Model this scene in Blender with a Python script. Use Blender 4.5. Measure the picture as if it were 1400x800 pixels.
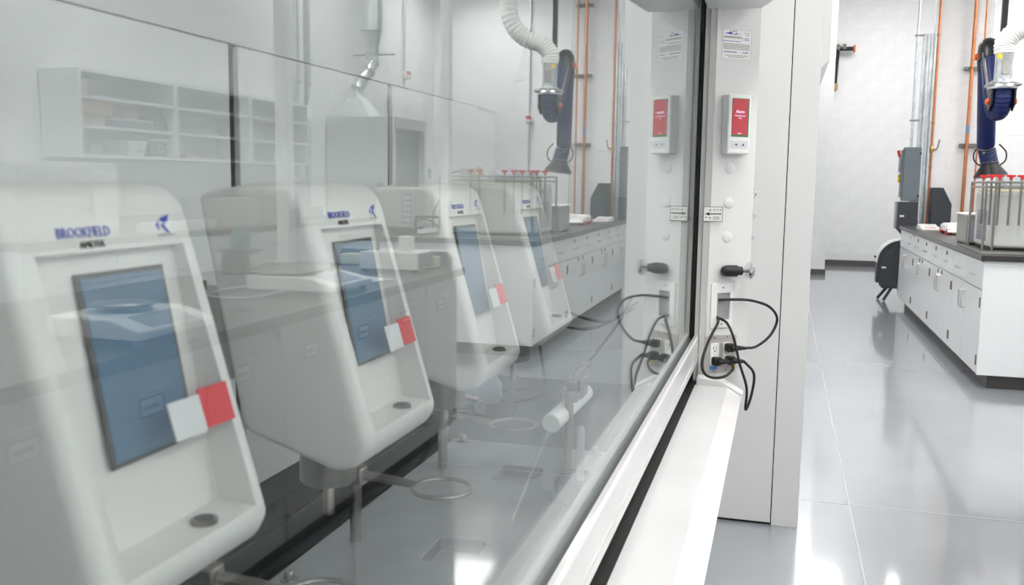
import bpy, bmesh, math, random
from mathutils import Vector, Matrix
random.seed(7)
for o in list(bpy.data.objects): bpy.data.objects.remove(o)
SC = bpy.context.scene
COL = SC.collection
V = Vector
PI = math.pi

# ------------------------------------------------------------------ camera, world, exposure
YAW, PITCH, ROLL = math.radians(16.079), math.radians(6.854), math.radians(0.749)
def cam_matrix(loc):
    cy, sy, cp, sp = math.cos(YAW), math.sin(YAW), math.cos(PITCH), math.sin(PITCH)
    F = V((-sy*cp, cy*cp, -sp)); R = V((cy, sy, 0)); U = R.cross(F)
    c, s = math.cos(ROLL), math.sin(ROLL)
    R2 = c*R + s*U; U2 = -s*R + c*U
    m = Matrix((R2, U2, -F)).transposed().to_4x4(); m.translation = loc
    return m
cd = bpy.data.cameras.new('camera'); cam = bpy.data.objects.new('camera', cd); COL.objects.link(cam)
cam.matrix_world = cam_matrix(V((0.250, 0.0, 1.391)))
cd.sensor_width = 36.0; cd.lens = 1272.5*36/1400; cd.clip_start = 0.02; cd.clip_end = 100
cd.dof.use_dof = True; cd.dof.focus_distance = 3.0; cd.dof.aperture_fstop = 9.0
SC.camera = cam
W = bpy.data.worlds.new('world'); SC.world = W; W.use_nodes = True
W.node_tree.nodes['Background'].inputs[0].default_value = (0.9, 0.95, 1, 1)
W.node_tree.nodes['Background'].inputs[1].default_value = 0.1
vs = SC.view_settings
vs.view_transform = 'Standard'; vs.look = 'None'; vs.gamma = 1.0; vs.use_curve_mapping = False
vs.exposure = 0.62
LIGHT_STRENGTH = 17.0       # emission of the hung LED panels (built as ceiling_light things below)

# ------------------------------------------------------------------ materials
MATS = {}
def mat(name, col, rough=0.5, metal=0.0, noise=None, bump=None, coat=0.0, emis=0.0, trans=0.0, ior=1.45, spec=0.5, alpha=1.0, coat_rough=0.05):
    if name in MATS: return MATS[name]
    m = bpy.data.materials.new(name); m.use_nodes = True
    nt = m.node_tree; b = nt.nodes['Principled BSDF']
    b.inputs['Base Color'].default_value = (*col, 1); b.inputs['Roughness'].default_value = rough
    b.inputs['Metallic'].default_value = metal; b.inputs['IOR'].default_value = ior
    b.inputs['Specular IOR Level'].default_value = spec
    b.inputs['Coat Weight'].default_value = coat; b.inputs['Coat Roughness'].default_value = coat_rough
    b.inputs['Transmission Weight'].default_value = trans; b.inputs['Alpha'].default_value = alpha
    if emis: b.inputs['Emission Color'].default_value = (*col, 1); b.inputs['Emission Strength'].default_value = emis
    tc = nt.nodes.new('ShaderNodeTexCoord')
    sc, am = noise or (6.0, 0.03)
    n = nt.nodes.new('ShaderNodeTexNoise'); n.inputs['Scale'].default_value = sc; n.inputs['Detail'].default_value = 4
    nt.links.new(tc.outputs['Object'], n.inputs['Vector'])
    r = nt.nodes.new('ShaderNodeValToRGB')
    r.color_ramp.elements[0].position = 0.3; r.color_ramp.elements[1].position = 0.7
    r.color_ramp.elements[0].color = (*[max(0, c*(1-am)) for c in col], 1)
    r.color_ramp.elements[1].color = (*[min(1, c*(1+am)) for c in col], 1)
    nt.links.new(n.outputs['Fac'], r.inputs['Fac']); nt.links.new(r.outputs['Color'], b.inputs['Base Color'])
    if bump:
        n2 = nt.nodes.new('ShaderNodeTexNoise'); n2.inputs['Scale'].default_value = bump[0]; n2.inputs['Detail'].default_value = 3
        nt.links.new(tc.outputs['Object'], n2.inputs['Vector'])
        bp = nt.nodes.new('ShaderNodeBump'); bp.inputs['Strength'].default_value = bump[1]; bp.inputs['Distance'].default_value = 0.01
        nt.links.new(n2.outputs['Fac'], bp.inputs['Height']); nt.links.new(bp.outputs['Normal'], b.inputs['Normal'])
    MATS[name] = m
    return m
def pane_mat(name, r0, tint):
    """clear pane: mirror and see-through mixed by the angle of incidence (same on both faces)"""
    m = bpy.data.materials.new(name); m.use_nodes = True; nt = m.node_tree; nt.nodes.clear()
    out = nt.nodes.new('ShaderNodeOutputMaterial'); g = nt.nodes.new('ShaderNodeNewGeometry')
    dot = nt.nodes.new('ShaderNodeVectorMath'); dot.operation = 'DOT_PRODUCT'
    nt.links.new(g.outputs['Incoming'], dot.inputs[0]); nt.links.new(g.outputs['Normal'], dot.inputs[1])
    def M(op, a, b=None):
        n = nt.nodes.new('ShaderNodeMath'); n.operation = op
        for i, x in enumerate((a, b)):
            if x is None: continue
            if isinstance(x, (int, float)): n.inputs[i].default_value = x
            else: nt.links.new(x, n.inputs[i])
        return n.outputs[0]
    c = M('ABSOLUTE', dot.outputs['Value']); k = M('POWER', M('SUBTRACT', 1.0, c), 5.6)
    fac = M('ADD', M('MULTIPLY', k, 1-r0), r0)
    t = nt.nodes.new('ShaderNodeBsdfTransparent'); t.inputs[0].default_value = (*tint, 1)
    gl = nt.nodes.new('ShaderNodeBsdfGlossy'); gl.inputs['Roughness'].default_value = 0.0; gl.inputs[0].default_value = (0.97, 0.985, 0.98, 1)
    mx = nt.nodes.new('ShaderNodeMixShader'); nt.links.new(fac, mx.inputs[0]); nt.links.new(t.outputs[0], mx.inputs[1]); nt.links.new(gl.outputs[0], mx.inputs[2])
    nt.links.new(mx.outputs[0], out.inputs[0]); MATS[name] = m
    return m
WALL = mat('painted_block', (0.86, 0.865, 0.87), 0.55, bump=(60, 0.05))
CEIL = mat('ceiling_white', (0.85, 0.85, 0.85), 0.8)
FLOOR = mat('grey_epoxy', (0.345, 0.37, 0.40), 0.25, noise=(1.3, 0.06), bump=(9, 0.035), coat=0.85, coat_rough=0.07)
JOINT = mat('joint_sealant', (0.52, 0.53, 0.54), 0.4)
BASEB = mat('vinyl_base', (0.10, 0.095, 0.095), 0.5)
HOODW = mat('hood_white', (0.72, 0.72, 0.715), 0.35, noise=(3, 0.015))
HOODG = mat('hood_strip', (0.62, 0.62, 0.60), 0.35)
ALU = mat('white_aluminium', (0.66, 0.66, 0.665), 0.25, coat=0.3)
LINER = mat('liner_white', (0.74, 0.76, 0.77), 0.4, noise=(2, 0.02))
BLACK = mat('black_gap', (0.012, 0.010, 0.009), 0.5)
DARKTOP = mat('dark_epoxy_top', (0.022, 0.024, 0.027), 0.3, noise=(20, 0.1))
BENCHTOP = mat('black_epoxy_top', (0.040, 0.038, 0.036), 0.28, noise=(25, 0.1))
CABW = mat('cabinet_white', (0.80, 0.81, 0.82), 0.3, noise=(3, 0.015), coat=0.25)
CABG = mat('cabinet_grey', (0.50, 0.51, 0.51), 0.4, noise=(3, 0.015))
PULL = mat('satin_pull', (0.58, 0.57, 0.55), 0.3, 0.8)
PLATEST = mat('outlet_steel', (0.60, 0.575, 0.54), 0.38, 0.45, noise=(25, 0.05))
KICK = mat('kick_grey', (0.075, 0.068, 0.065), 0.5)
STEEL = mat('brushed_steel', (0.30, 0.285, 0.265), 0.28, 1.0, noise=(30, 0.12))
STEELPL = mat('steel_plate', (0.40, 0.405, 0.41), 0.36, 0.6, noise=(9, 0.10), bump=(30, 0.03))
CABST = mat('sheet_steel', (0.56, 0.57, 0.57), 0.45, 0.35, noise=(2.5, 0.06))
CHROME = mat('chrome', (0.85, 0.86, 0.87), 0.06, 1.0)
GALV = mat('galvanised', (0.62, 0.66, 0.68), 0.3, 0.9, noise=(14, 0.16))
COPPER = mat('copper', (0.58, 0.23, 0.10), 0.32, 0.6, noise=(12, 0.15))
BRASS = mat('brass', (0.55, 0.38, 0.14), 0.3, 0.9)
NAVY = mat('navy_sleeve', (0.012, 0.022, 0.11), 0.38, bump=(40, 0.2))
BLKP = mat('black_plastic', (0.012, 0.012, 0.013), 0.38)
RUBBER = mat('black_rubber', (0.01, 0.01, 0.01), 0.45)
MACH = mat('machine_grey', (0.045, 0.050, 0.060), 0.42)
BOXG = mat('switch_box_grey', (0.16, 0.19, 0.215), 0.42)
PLW = mat('white_plastic', (0.83, 0.83, 0.82), 0.35)
INSTW = mat('instrument_white', (0.80, 0.80, 0.785), 0.38, noise=(5, 0.01))
INSTB = mat('instrument_beige', (0.68, 0.67, 0.63), 0.45)
PTFE = mat('white_ptfe', (0.86, 0.86, 0.86), 0.45)
RED = mat('red_plastic', (0.62, 0.02, 0.02), 0.35)
REDT = mat('red_tag', (0.75, 0.03, 0.05), 0.45)
ORANGE = mat('orange_plastic', (0.75, 0.12, 0.03), 0.4)
YEL = mat('yellow_tag', (0.85, 0.62, 0.02), 0.45)
PALEY = mat('pale_yellow', (0.72, 0.72, 0.45), 0.6)
PAPER = mat('paper', (0.82, 0.82, 0.80), 0.7)
INK = mat('ink_grey', (0.16, 0.14, 0.14), 0.7)
INKB = mat('ink_blue', (0.10, 0.12, 0.55), 0.6)
LOGOB = mat('logo_blue', (0.03, 0.06, 0.55), 0.45)
INKK = mat('ink_black', (0.02, 0.015, 0.015), 0.6)
SCRB = mat('instrument_screen', (0.09, 0.15, 0.22), 0.12, emis=0.25)
SCRR = mat('alarm_red', (0.46, 0.05, 0.065), 0.3, emis=0.12)
SCRG = mat('alarm_green', (0.02, 0.20, 0.07), 0.3, emis=0.12)
SCRT = mat('screen_text', (0.75, 0.75, 0.95), 0.4, emis=0.5)
TEAL = mat('teal_plastic', (0.05, 0.20, 0.27), 0.35)
BLUEP = mat('slate_blue', (0.06, 0.085, 0.14), 0.5)
BLUEL = mat('light_blue', (0.18, 0.27, 0.45), 0.5)
PINK = mat('pink_card', (0.62, 0.40, 0.34), 0.7)
CARD = mat('cardboard', (0.50, 0.42, 0.33), 0.8)
CREAM = mat('cream_card', (0.74, 0.70, 0.52), 0.7)
HOSE = mat('white_hose', (0.80, 0.80, 0.78), 0.6)
VENTD = mat('vent_dark', (0.09, 0.09, 0.14), 0.6)
LEDW = mat('led_diffuser', (1.0, 0.985, 0.96), 0.5, emis=LIGHT_STRENGTH)
GREYP = mat('grey_plastic', (0.33, 0.36, 0.40), 0.45)
DGREY = mat('dark_grey_panel', (0.11, 0.115, 0.12), 0.5)
FROST = mat('frosted_plastic', (0.62, 0.70, 0.78), 0.3, alpha=0.6)
SASHGL = pane_mat('sash_glass', 0.075, (0.97, 0.985, 0.98))
CLEARG = pane_mat('clear_glass', 0.06, (0.96, 0.97, 0.97))

# ------------------------------------------------------------------ mesh helpers
ORIGIN = {}
def frame(o, right, up):
    r = V(right).normalized(); u = V(up).normalized(); n = r.cross(u).normalized()
    m = Matrix((r, u, n)).transposed().to_4x4(); m.translation = V(o)
    return m
class MB:
    def __init__(s, M=None): s.v = []; s.f = []; s.M = M
    def add(s, vs, fs):
        k = len(s.v); s.v += [(s.M @ V(p)) if s.M else V(p) for p in vs]; s.f += [[i+k for i in f] for f in fs]; return s
    def box(s, x0, x1, y0, y1, z0, z1):
        return s.add([(x0,y0,z0),(x1,y0,z0),(x1,y1,z0),(x0,y1,z0),(x0,y0,z1),(x1,y0,z1),(x1,y1,z1),(x0,y1,z1)],
                     [(0,3,2,1),(4,5,6,7),(0,1,5,4),(1,2,6,5),(2,3,7,6),(3,0,4,7)])
    def prism(s, prof, axis, a, b):
        """prof: 2D polygon; axis 'x' -> (y,z), 'y' -> (x,z), 'z' -> (x,y)"""
        def P(p, t): return {'x': (t,p[0],p[1]), 'y': (p[0],t,p[1]), 'z': (p[0],p[1],t)}[axis]
        n = len(prof)
        return s.add([P(p,a) for p in prof]+[P(p,b) for p in prof],
                     [list(range(n))[::-1], list(range(n,2*n))]+[(i,(i+1)%n,n+(i+1)%n,n+i) for i in range(n)])
    def tube(s, pts, r, seg=12, cap=True):
        pts = [V(p) for p in pts]; n = len(pts); rs = r if isinstance(r, (list, tuple)) else [r]*n
        vs = []; up = None
        for i, p in enumerate(pts):
            d = (pts[min(i+1,n-1)]-pts[max(i-1,0)]).normalized()
            if up is None: up = V((0,0,1)) if abs(d.z) < 0.9 else V((1,0,0))
            a = d.cross(up).normalized(); up = a.cross(d).normalized()
            vs += [p+rs[i]*(math.cos(2*PI*k/seg)*a+math.sin(2*PI*k/seg)*up) for k in range(seg)]
        fs = [(i*seg+k, i*seg+(k+1)%seg, (i+1)*seg+(k+1)%seg, (i+1)*seg+k) for i in range(n-1) for k in range(seg)]
        if cap: fs += [list(range(seg))[::-1], list(range((n-1)*seg, n*seg))]
        return s.add(vs, fs)
    def cyl(s, p0, p1, r0, r1=None, seg=16): return s.tube([p0, p1], [r0, r0 if r1 is None else r1], seg)
    def lathe(s, c, prof, seg=20, axis=(0,0,1)):
        """prof: (radius, height) pairs along axis from c"""
        a = V(axis).normalized(); c = V(c)
        return s.tube_prof(c, a, prof, seg)
    def tube_prof(s, c, a, prof, seg):
        h = V((0,0,1)) if abs(a.z) < 0.9 else V((1,0,0)); e1 = a.cross(h).normalized(); e2 = a.cross(e1)
        vs = []
        for r, t in prof: vs += [c+a*t+r*(math.cos(2*PI*k/seg)*e1+math.sin(2*PI*k/seg)*e2) for k in range(seg)]
        n = len(prof)
        fs = [(i*seg+k, i*seg+(k+1)%seg, (i+1)*seg+(k+1)%seg, (i+1)*seg+k) for i in range(n-1) for k in range(seg)]
        fs += [list(range(seg))[::-1], list(range((n-1)*seg, n*seg))]
        return s.add(vs, fs)
    def torus(s, c, R, r, axis=(0,0,1), seg=28, seg2=8):
        a = V(axis).normalized(); h = V((0,0,1)) if abs(a.z) < 0.9 else V((1,0,0)); e1 = a.cross(h).normalized(); e2 = a.cross(e1); c = V(c)
        vs = []
        for i in range(seg):
            d = math.cos(2*PI*i/seg)*e1+math.sin(2*PI*i/seg)*e2
            vs += [c+d*(R+r*math.cos(2*PI*k/seg2))+a*r*math.sin(2*PI*k/seg2) for k in range(seg2)]
        return s.add(vs, [(i*seg2+k, ((i+1)%seg)*seg2+k, ((i+1)%seg)*seg2+(k+1)%seg2, i*seg2+(k+1)%seg2) for i in range(seg) for k in range(seg2)])
    def mesh(s, name, off=V((0,0,0))):
        me = bpy.data.meshes.new(name); me.from_pydata([p-off for p in s.v], [], s.f)
        bm = bmesh.new(); bm.from_mesh(me); bmesh.ops.recalc_face_normals(bm, faces=bm.faces); bm.to_mesh(me); bm.free()
        return me
    def build(s, name, material, parent=None, bevel=0.0, seg=2, smooth=True):
        off = ORIGIN[parent.name] if parent else V((0,0,0))
        return link(name, s.mesh(name, off), material, parent, bevel, seg, smooth)
def link(name, me, material, parent=None, bevel=0.0, seg=2, smooth=True):
    if smooth:
        me.polygons.foreach_set('use_smooth', [True]*len(me.polygons)); me.set_sharp_from_angle(angle=math.radians(35))
    o = bpy.data.objects.new(name, me); COL.objects.link(o); me.materials.clear(); me.materials.append(material)
    if parent: o.parent = parent
    ORIGIN[o.name] = ORIGIN[parent.name] if parent else V((0,0,0))
    if bevel:
        b = o.modifiers.new('bevel', 'BEVEL'); b.width = bevel; b.segments = seg; b.limit_method = 'ANGLE'; b.angle_limit = math.radians(40); b.harden_normals = False
    return o
def tag(o, label, cat, group=None):
    o['label'] = label; o['category'] = cat
    if group: o['group'] = group
    return o
def thing(name, label, cat, loc, group=None):
    o = bpy.data.objects.new(name, None); COL.objects.link(o); o.location = loc; o.empty_display_size = 0.05
    ORIGIN[o.name] = V(loc)
    return tag(o, label, cat, group)
def single(name, mb, material, label, cat, group=None, bevel=0.0, seg=2):
    """a thing that is one mesh, with its origin at its base centre"""
    xs = [p.x for p in mb.v]; ys = [p.y for p in mb.v]; zs = [p.z for p in mb.v]
    c = V(((min(xs)+max(xs))/2, (min(ys)+max(ys))/2, min(zs)))
    o = link(name, mb.mesh(name, c), material, None, bevel, seg); o.location = c; ORIGIN[o.name] = c
    return tag(o, label, cat, group)
def struct(name, mb, material, bevel=0.0):
    o = mb.build(name, material, None, bevel); o['kind'] = 'structure'; return o
def copy_tree(o, parent=None):
    c = o.copy(); COL.objects.link(c); c.parent = parent
    for ch in list(o.children): copy_tree(ch, c)
    return c
def cut(mb, cutters):
    """mb minus cutters, evaluated to a plain mesh"""
    a = bpy.data.objects.new('tmp', mb.mesh('tmp')); COL.objects.link(a); tmp = [a]
    for c in cutters:
        b = bpy.data.objects.new('tmp_cut', c.mesh('tmp_cut')); COL.objects.link(b); tmp.append(b)
        m = a.modifiers.new('b', 'BOOLEAN'); m.operation = 'DIFFERENCE'; m.object = b; m.solver = 'EXACT'
    bpy.context.view_layer.update()
    dg = bpy.context.evaluated_depsgraph_get()
    me = bpy.data.meshes.new_from_object(a.evaluated_get(dg))
    for t in tmp: bpy.data.objects.remove(t)
    return me
def shift(me, off):
    me.transform(Matrix.Translation(-off)); return me
def text(name, body, size, M, material, parent, ext=0.0002, align='LEFT', sx=1.0):
    cu = bpy.data.curves.new('txt', 'FONT'); cu.body = body; cu.size = size; cu.extrude = ext; cu.align_x = align; cu.resolution_u = 2
    o = bpy.data.objects.new('txt', cu); COL.objects.link(o); bpy.context.view_layer.update()
    me = bpy.data.meshes.new_from_object(o.evaluated_get(bpy.context.evaluated_depsgraph_get()))
    bpy.data.objects.remove(o)
    me.transform(Matrix.Diagonal((sx,1,1,1))); me.transform(M); me.transform(Matrix.Translation(-ORIGIN[parent.name])); me.name = name
    return link(name, me, material, parent, smooth=False)
def curve_pts(ctrl, n=10):
    """Catmull-Rom through control points"""
    P = [V(p) for p in ctrl]; P = [2*P[0]-P[1]]+P+[2*P[-1]-P[-2]]; out = []
    for i in range(1, len(P)-2):
        for k in range(n):
            t = k/n; a, b, c, d = P[i-1:i+3]
            out.append(0.5*((2*b)+(c-a)*t+(2*a-5*b+4*c-d)*t*t+(3*b-a-3*c+d)*t**3))
    return out+[P[-2]]
def rrect(w, h, r, n=4, cx=0, cy=0):
    out = []
    for sx, sy, a0 in ((1,1,0),(-1,1,PI/2),(-1,-1,PI),(1,-1,1.5*PI)):
        for k in range(n+1):
            a = a0+PI/2*k/n; out.append((cx+sx*(w/2-r)+r*math.cos(a), cy+sy*(h/2-r)+r*math.sin(a)))
    return out

# ------------------------------------------------------------------ the room
XW, YB, YF = 4.53, 12.5, 17.1
fl = struct('floor', MB().box(-1.2, 4.8, -3.2, 17.4, -0.12, 0.0), FLOOR)
for (x0, x1, y0, y1) in ((0.587, 0.593, -3.2, 17.0), (-0.85, 4.5, 4.198, 4.204), (3.58, 3.586, -3.2, 12.4)):
    MB().box(x0, x1, y0, y1, 0.0, 0.0012).build('floor_joint', JOINT, fl)
struct('ceiling', MB().box(-1.2, 4.8, -3.4, 17.4, 5.0, 5.1), CEIL)
BW, BH, GAP = 0.40, 0.20, 0.005
block_meshes = {}
def block_wall(wall, origin, along, out, count, z0, rows, offset=0.0):
    """rows of painted concrete blocks standing 4 mm proud of their wall"""
    along = V(along); out = V(out); ex = along*(BW-GAP)
    key = (tuple(along), tuple(out))
    if key not in block_meshes:
        m = MB(); o = V((0,0,0)); up = V((0,0,BH-GAP)); ou = out*0.0025; c = 0.002
        fr = [ou+along*c+V((0,0,c)), ou+ex-along*c+V((0,0,c)), ou+ex-along*c+up-V((0,0,c)), ou+along*c+up-V((0,0,c))]
        bk = [o, ex, ex+up, up]
        m.add(bk+fr, [(4,5,6,7),(0,1,5,4),(1,2,6,5),(2,3,7,6),(3,0,4,7)]); block_meshes[key] = m.mesh('concrete_block'); block_meshes[key].materials.append(WALL)
    for r in range(rows):
        for k in range(count):
            b = bpy.data.objects.new('concrete_block', block_meshes[key]); COL.objects.link(b)
            b.parent = wall; b.location = V(origin)+along*(k*BW+(BW/2 if r % 2 else 0)+offset)+V((0,0,z0+r*BH))
wr = struct('wall_right', MB().box(XW, XW+0.2, -3.2, 12.7, 0, 5), WALL)
block_wall(wr, (XW, 3.3, 0), (0,1,0), (-1,0,0), 22, 1.4, 13)
wb = struct('wall_back', MB().box(1.93, XW, YB, YB+0.2, 0, 5), WALL)
block_wall(wb, (1.94, YB, 0), (1,0,0), (0,-1,0), 6, 1.0, 15)
wf = struct('wall_far', MB().box(0.92, 4.8, YF, YF+0.2, 0, 5), WALL)
block_wall(wf, (0.93, YF, 0), (1,0,0), (0,-1,0), 4, 0.2, 23)
struct('wall_jog', MB().box(-1.2, 0.92, 15.2, YF+0.2, 0, 5), WALL)
struct('wall_left', MB().box(-1.2, -1.0, -3.2, 15.2, 0, 5), WALL)
struct('wall_front', MB().box(-1.2, 4.73, -3.4, -3.2, 0, 5), WALL)
struct('wall_passage', MB().box(4.73, 4.9, 12.7, 17.1, 0, 5), WALL)
struct('baseboard_far', MB().box(0.935, 4.7, YF-0.018, YF-0.006, 0, 0.095), BASEB)
struct('baseboard_jog', MB().box(-0.98, 0.93, 15.186, 15.198, 0, 0.085).box(0.922, 0.934, 15.186, 17.08, 0, 0.085), BASEB)
struct('baseboard_right', MB().box(XW-0.018, XW-0.006, 10.2, 12.48, 0, 0.095), BASEB)
# door in the right wall, behind the steel cabinet
d1 = struct('door_1', MB().box(4.485, 4.523, 10.92, 12.02, 0, 2.34), DGREY)
MB().box(4.47, 4.523, 10.84, 10.92, 0, 2.42).box(4.47, 4.523, 12.02, 12.10, 0, 2.42).box(4.47, 4.523, 10.92, 12.02, 2.14, 2.42).build('door_frame', CABW, d1, 0.004)
MB().tube([(4.485,11.9,1.02),(4.44,11.9,1.02),(4.44,11.78,1.02)], 0.009).build('door_handle', STEEL, d1)
# hung LED panels
def ceiling_light(x, y, lab, h=0.0):
    t = thing('ceiling_light', lab, 'light', (x, y, 3.90+h), 'hung ceiling lights')
    z = 3.90+h
    MB().box(x-0.31, x+0.31, y-0.62, y+0.62, z+0.01, z+0.05).build('housing', PLW, t, 0.004)
    MB().box(x-0.29, x+0.29, y-0.60, y+0.60, z, z+0.009).build('diffuser', LEDW, t)
    for sy in (-0.5, 0.5): MB().cyl((x, y+sy, z+0.05), (x, y+sy, 5.0), 0.004, seg=6).build('hanger_wire', STEEL, t)
for x, side in ((0.92, 'along the aisle'), (3.64, 'along the block wall')):
    for y in ((-1.6, 1.8, 5.2, 8.6) if x < 1 else (-1.6, 1.8, 5.2, 8.6, 11.3)):
        ceiling_light(x, y, 'white LED panel light hung '+side)
ceiling_light(2.4, 14.6, 'white LED panel light hung in the far passage', 0.9)
ceiling_light(1.06, 14.5, 'white LED panel light high up at the mouth of the passage', 0.9)

# ------------------------------------------------------------------ fume hood
Y0, Y1 = -0.6, 2.90
hood = thing('fume_hood', 'white fume hood with a glass sash, black worktop and instruments inside', 'fume hood', (-0.4, 1.2, 0))
MB().box(-0.95, -0.005, Y0, 2.96, 0.09, 0.70).build('base_cabinet', HOODW, hood)
MB().box(-0.95, -0.06, Y0, 2.96, 0.0, 0.09).build('toe_kick', KICK, hood)
for k in range(6):
    ya = Y0+0.02+k*0.585
    dr = MB().box(-0.005, 0.012, ya, ya+0.565, 0.11, 0.68).build('door', CABW, hood, 0.002)
    MB().tube([(0.012, ya+0.05, 0.5), (0.04, ya+0.05, 0.5), (0.04, ya+0.05, 0.62), (0.012, ya+0.05, 0.62)], 0.005, 8).build('handle', STEEL, dr)
MB().box(-0.95, -0.02, Y0, Y1, 0.70, 0.75).build('worktop', DARKTOP, hood)
MB().box(-0.02, 0.022, Y0, 2.86, 0.70, 0.788).build('sill_gap', BLACK, hood)
MB().prism([(0.022,0.79),(0.117,0.788),(0.158,0.763),(0.157,0.757),(0.115,0.77),(0.022,0.765)], 'y', Y0, 2.79).build('airfoil_sill', ALU, hood, smooth=False)
MB().prism([(0.024,0.812),(0.10,0.805),(0.162,0.77),(0.158,0.745),(0.024,0.745)], 'y', 2.795, 2.845).build('sill_end_block', HOODW, hood, 0.003)
P0, P1 = V((0.042, 2.858, 0)), V((0.163, 2.955, 0)); FT = (P1-P0).normalized(); FN = FT.cross(V((0,0,1)))
post = MB().prism([(0.0226,2.862),(0.0415,2.862),(0.042,2.858),(0.163,2.955),(0.150,3.03),(0.0226,3.03)], 'z', 0.745, 2.7).build('post', HOODW, hood, 0.0015)
MB().box(0.008, 0.0222, 2.866, 3.03, 0.745, 2.7).build('sash_track', HOODG, hood, 0.001)
MB().box(0.0232, 0.0415, 2.858, 2.8618, 0.745, 1.9).build('track_strip', HOODG, hood)
MB().box(-0.03, 0.0075, 2.893, 3.03, 0.70, 2.7).build('track_gap', BLACK, hood)
for z in (1.437, 1.333, 1.23):
    MB(frame(P0+FT*0.065+V((0,0,z)), FT, (0,0,1))).lathe((0,0,0), [(0.017,0),(0.017,0.0015),(0.013,0.0035)], 24).build('hole_cover', HOODW, post)
MB().prism([(0.012,1.90),(0.165,1.90),(0.26,1.96),(0.26,2.7),(0.012,2.7)], 'y', Y0, 2.885).build('header', HOODW, hood, 0.004)
MB().box(-0.98, -0.95, Y0-0.04, 3.0, 0, 2.7).build('back_panel', HOODW, hood)
MB().box(-0.95, 0.008, Y0-0.04, 3.0, 2.66, 2.7).build('top_panel', HOODW, hood)
MB().box(-0.95, -0.03, Y1, 2.96, 0.75, 2.66).build('end_liner', LINER, hood)
MB().box(-0.95, 0.0, Y0-0.04, Y0, 0.0, 2.66).build('side_panel', HOODW, hood)
# back baffle: panels with black vertical slots between them, dark slot below, thin strip
MB().box(-0.80, -0.79, Y0, Y1, 0.75, 2.3).build('plenum_back', BLACK, hood)
slots = [0.095, 0.729, 1.363, 1.997]
edges = [Y0]+[y for s_ in slots for y in (s_-0.014, s_+0.014)]+[2.64]
for a, b in zip(edges[::2], edges[1::2]): MB().box(-0.632, -0.62, a, b, 0.85, 1.604).build('baffle_panel', LINER, hood, 0.002)
MB().box(-0.66, -0.648, 2.655, Y1, 0.75, 1.604).build('corner_panel', LINER, hood)
MB().prism([(-0.632,1.6065),(-0.6195,1.6065),(-0.40,2.3),(-0.41,2.3)], 'y', Y0, Y1).build('upper_baffle', LINER, hood)
MB().box(-0.80, -0.03, Y0, Y1, 2.3, 2.32).build('inner_top', LINER, hood)
MB().box(-0.70, -0.69, Y0, Y1, 0.752, 0.85).build('lower_slot', BLACK, hood)
for k in range(5): MB().box(-0.624, -0.616, Y0+0.02+k*0.70, Y0+0.70+k*0.70-0.006, 0.7505, 0.756).build('strip', STEEL, hood)
sash = MB().prism([(0.003,0.845),(0.021,0.845),(0.022,0.925),(0.018,0.93),(0.008,0.928),(0.003,0.908)], 'y', Y0, 2.89).prism(
    [(-0.004,0.845),(-0.022,0.845),(-0.022,0.93),(-0.012,0.93),(-0.004,0.908)], 'y', Y0, 2.89).build('sash_rail', ALU, hood, 0.001)
MB().box(0.0185, 0.0225, Y0, 2.889, 0.868, 0.872).build('rail_groove', HOODG, sash)
MB().box(-0.0035, 0.0, Y0, 2.892, 0.85, 2.6).build('glass_pane', SASHGL, sash, smooth=False)
hl = MB().box(-0.33, -0.06, 0.2, 1.9, 2.262, 2.299).build('added_fill_light', PLW, hood, 0.003)  # unseen glowing panel, added to brighten the hood interior
MB().box(-0.32, -0.07, 0.21, 1.89, 2.256, 2.2615).build('fill_lens', mat('fill_light_lens', (1.0, 0.99, 0.97), 0.5, emis=0.65), hl)
# the neighbouring hood casing beyond the post, and the filler between them
nh = thing('fume_hood', 'tall white hood casing with a full-height end panel beyond the sash post', 'fume hood', (-0.3, 4.9, 0))
MB().box(-0.98, 0.348, 3.86, 5.9, 0.0, 2.8).build('casing', HOODW, nh, 0.003)
MB().box(-0.97, 0.259, 3.83, 3.858, 0.012, 2.8).build('end_panel', HOODW, nh, 0.0015)
MB().box(0.2625, 0.367, 3.833, 3.862, 0.0, 2.8).build('edge_strip', HOODW, nh, 0.0015)
MB().box(-0.97, 0.30, 3.846, 3.859, 0.0, 2.8).build('shadow_gap', BLACK, nh)
MB().prism([(0.30,1.82),(0.362,1.83),(0.40,1.872),(0.40,2.8),(0.30,2.8)], 'y', 3.866, 5.85).build('header', HOODW, nh, 0.002)
fp = MB().box(-0.95, -0.05, 3.04, 3.82, 0.0, 2.7)
single('filler_panel', fp, HOODW, 'white infill casing between the two fume hoods', 'panel', bevel=0.003)

# ---- things on the post
def onpost(s, z, d=0.0): return P0+FT*s+V((0,0,z))+FN*d
def pf(s, z, d=0.0): return frame(onpost(s, z, d), FT, (0,0,1))
# alarm monitor
mo = thing('alarm_monitor', 'white hood alarm monitor with a red and green screen on the post', 'monitor', onpost(0.068, 1.477))
MB(pf(0.068, 1.565)).box(-0.040, 0.040, -0.088, 0.088, 0.0, 0.034).build('housing', PLW, mo, 0.005, 3)
sc_ = MB(pf(0.070, 1.585, 0.0341)).box(-0.030, 0.030, -0.056, 0.056, 0, 0.0012).build('screen', SCRG, mo)
MB(pf(0.068, 1.586, 0.0352)).box(-0.0275, 0.0275, -0.0515, 0.0535, 0, 0.0008).build('alarm_field', SCRR, sc_)
text('alarm_text', 'Alarm', 0.0125, pf(0.068, 1.598, 0.0363), SCRT, sc_, align='CENTER')
text('alarm_text', 'Hood Pressure', 0.0062, pf(0.068, 1.5885, 0.0363), SCRT, sc_, align='CENTER')
text('alarm_text', 'Low', 0.0062, pf(0.068, 1.582, 0.0363), SCRT, sc_, align='CENTER')
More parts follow.
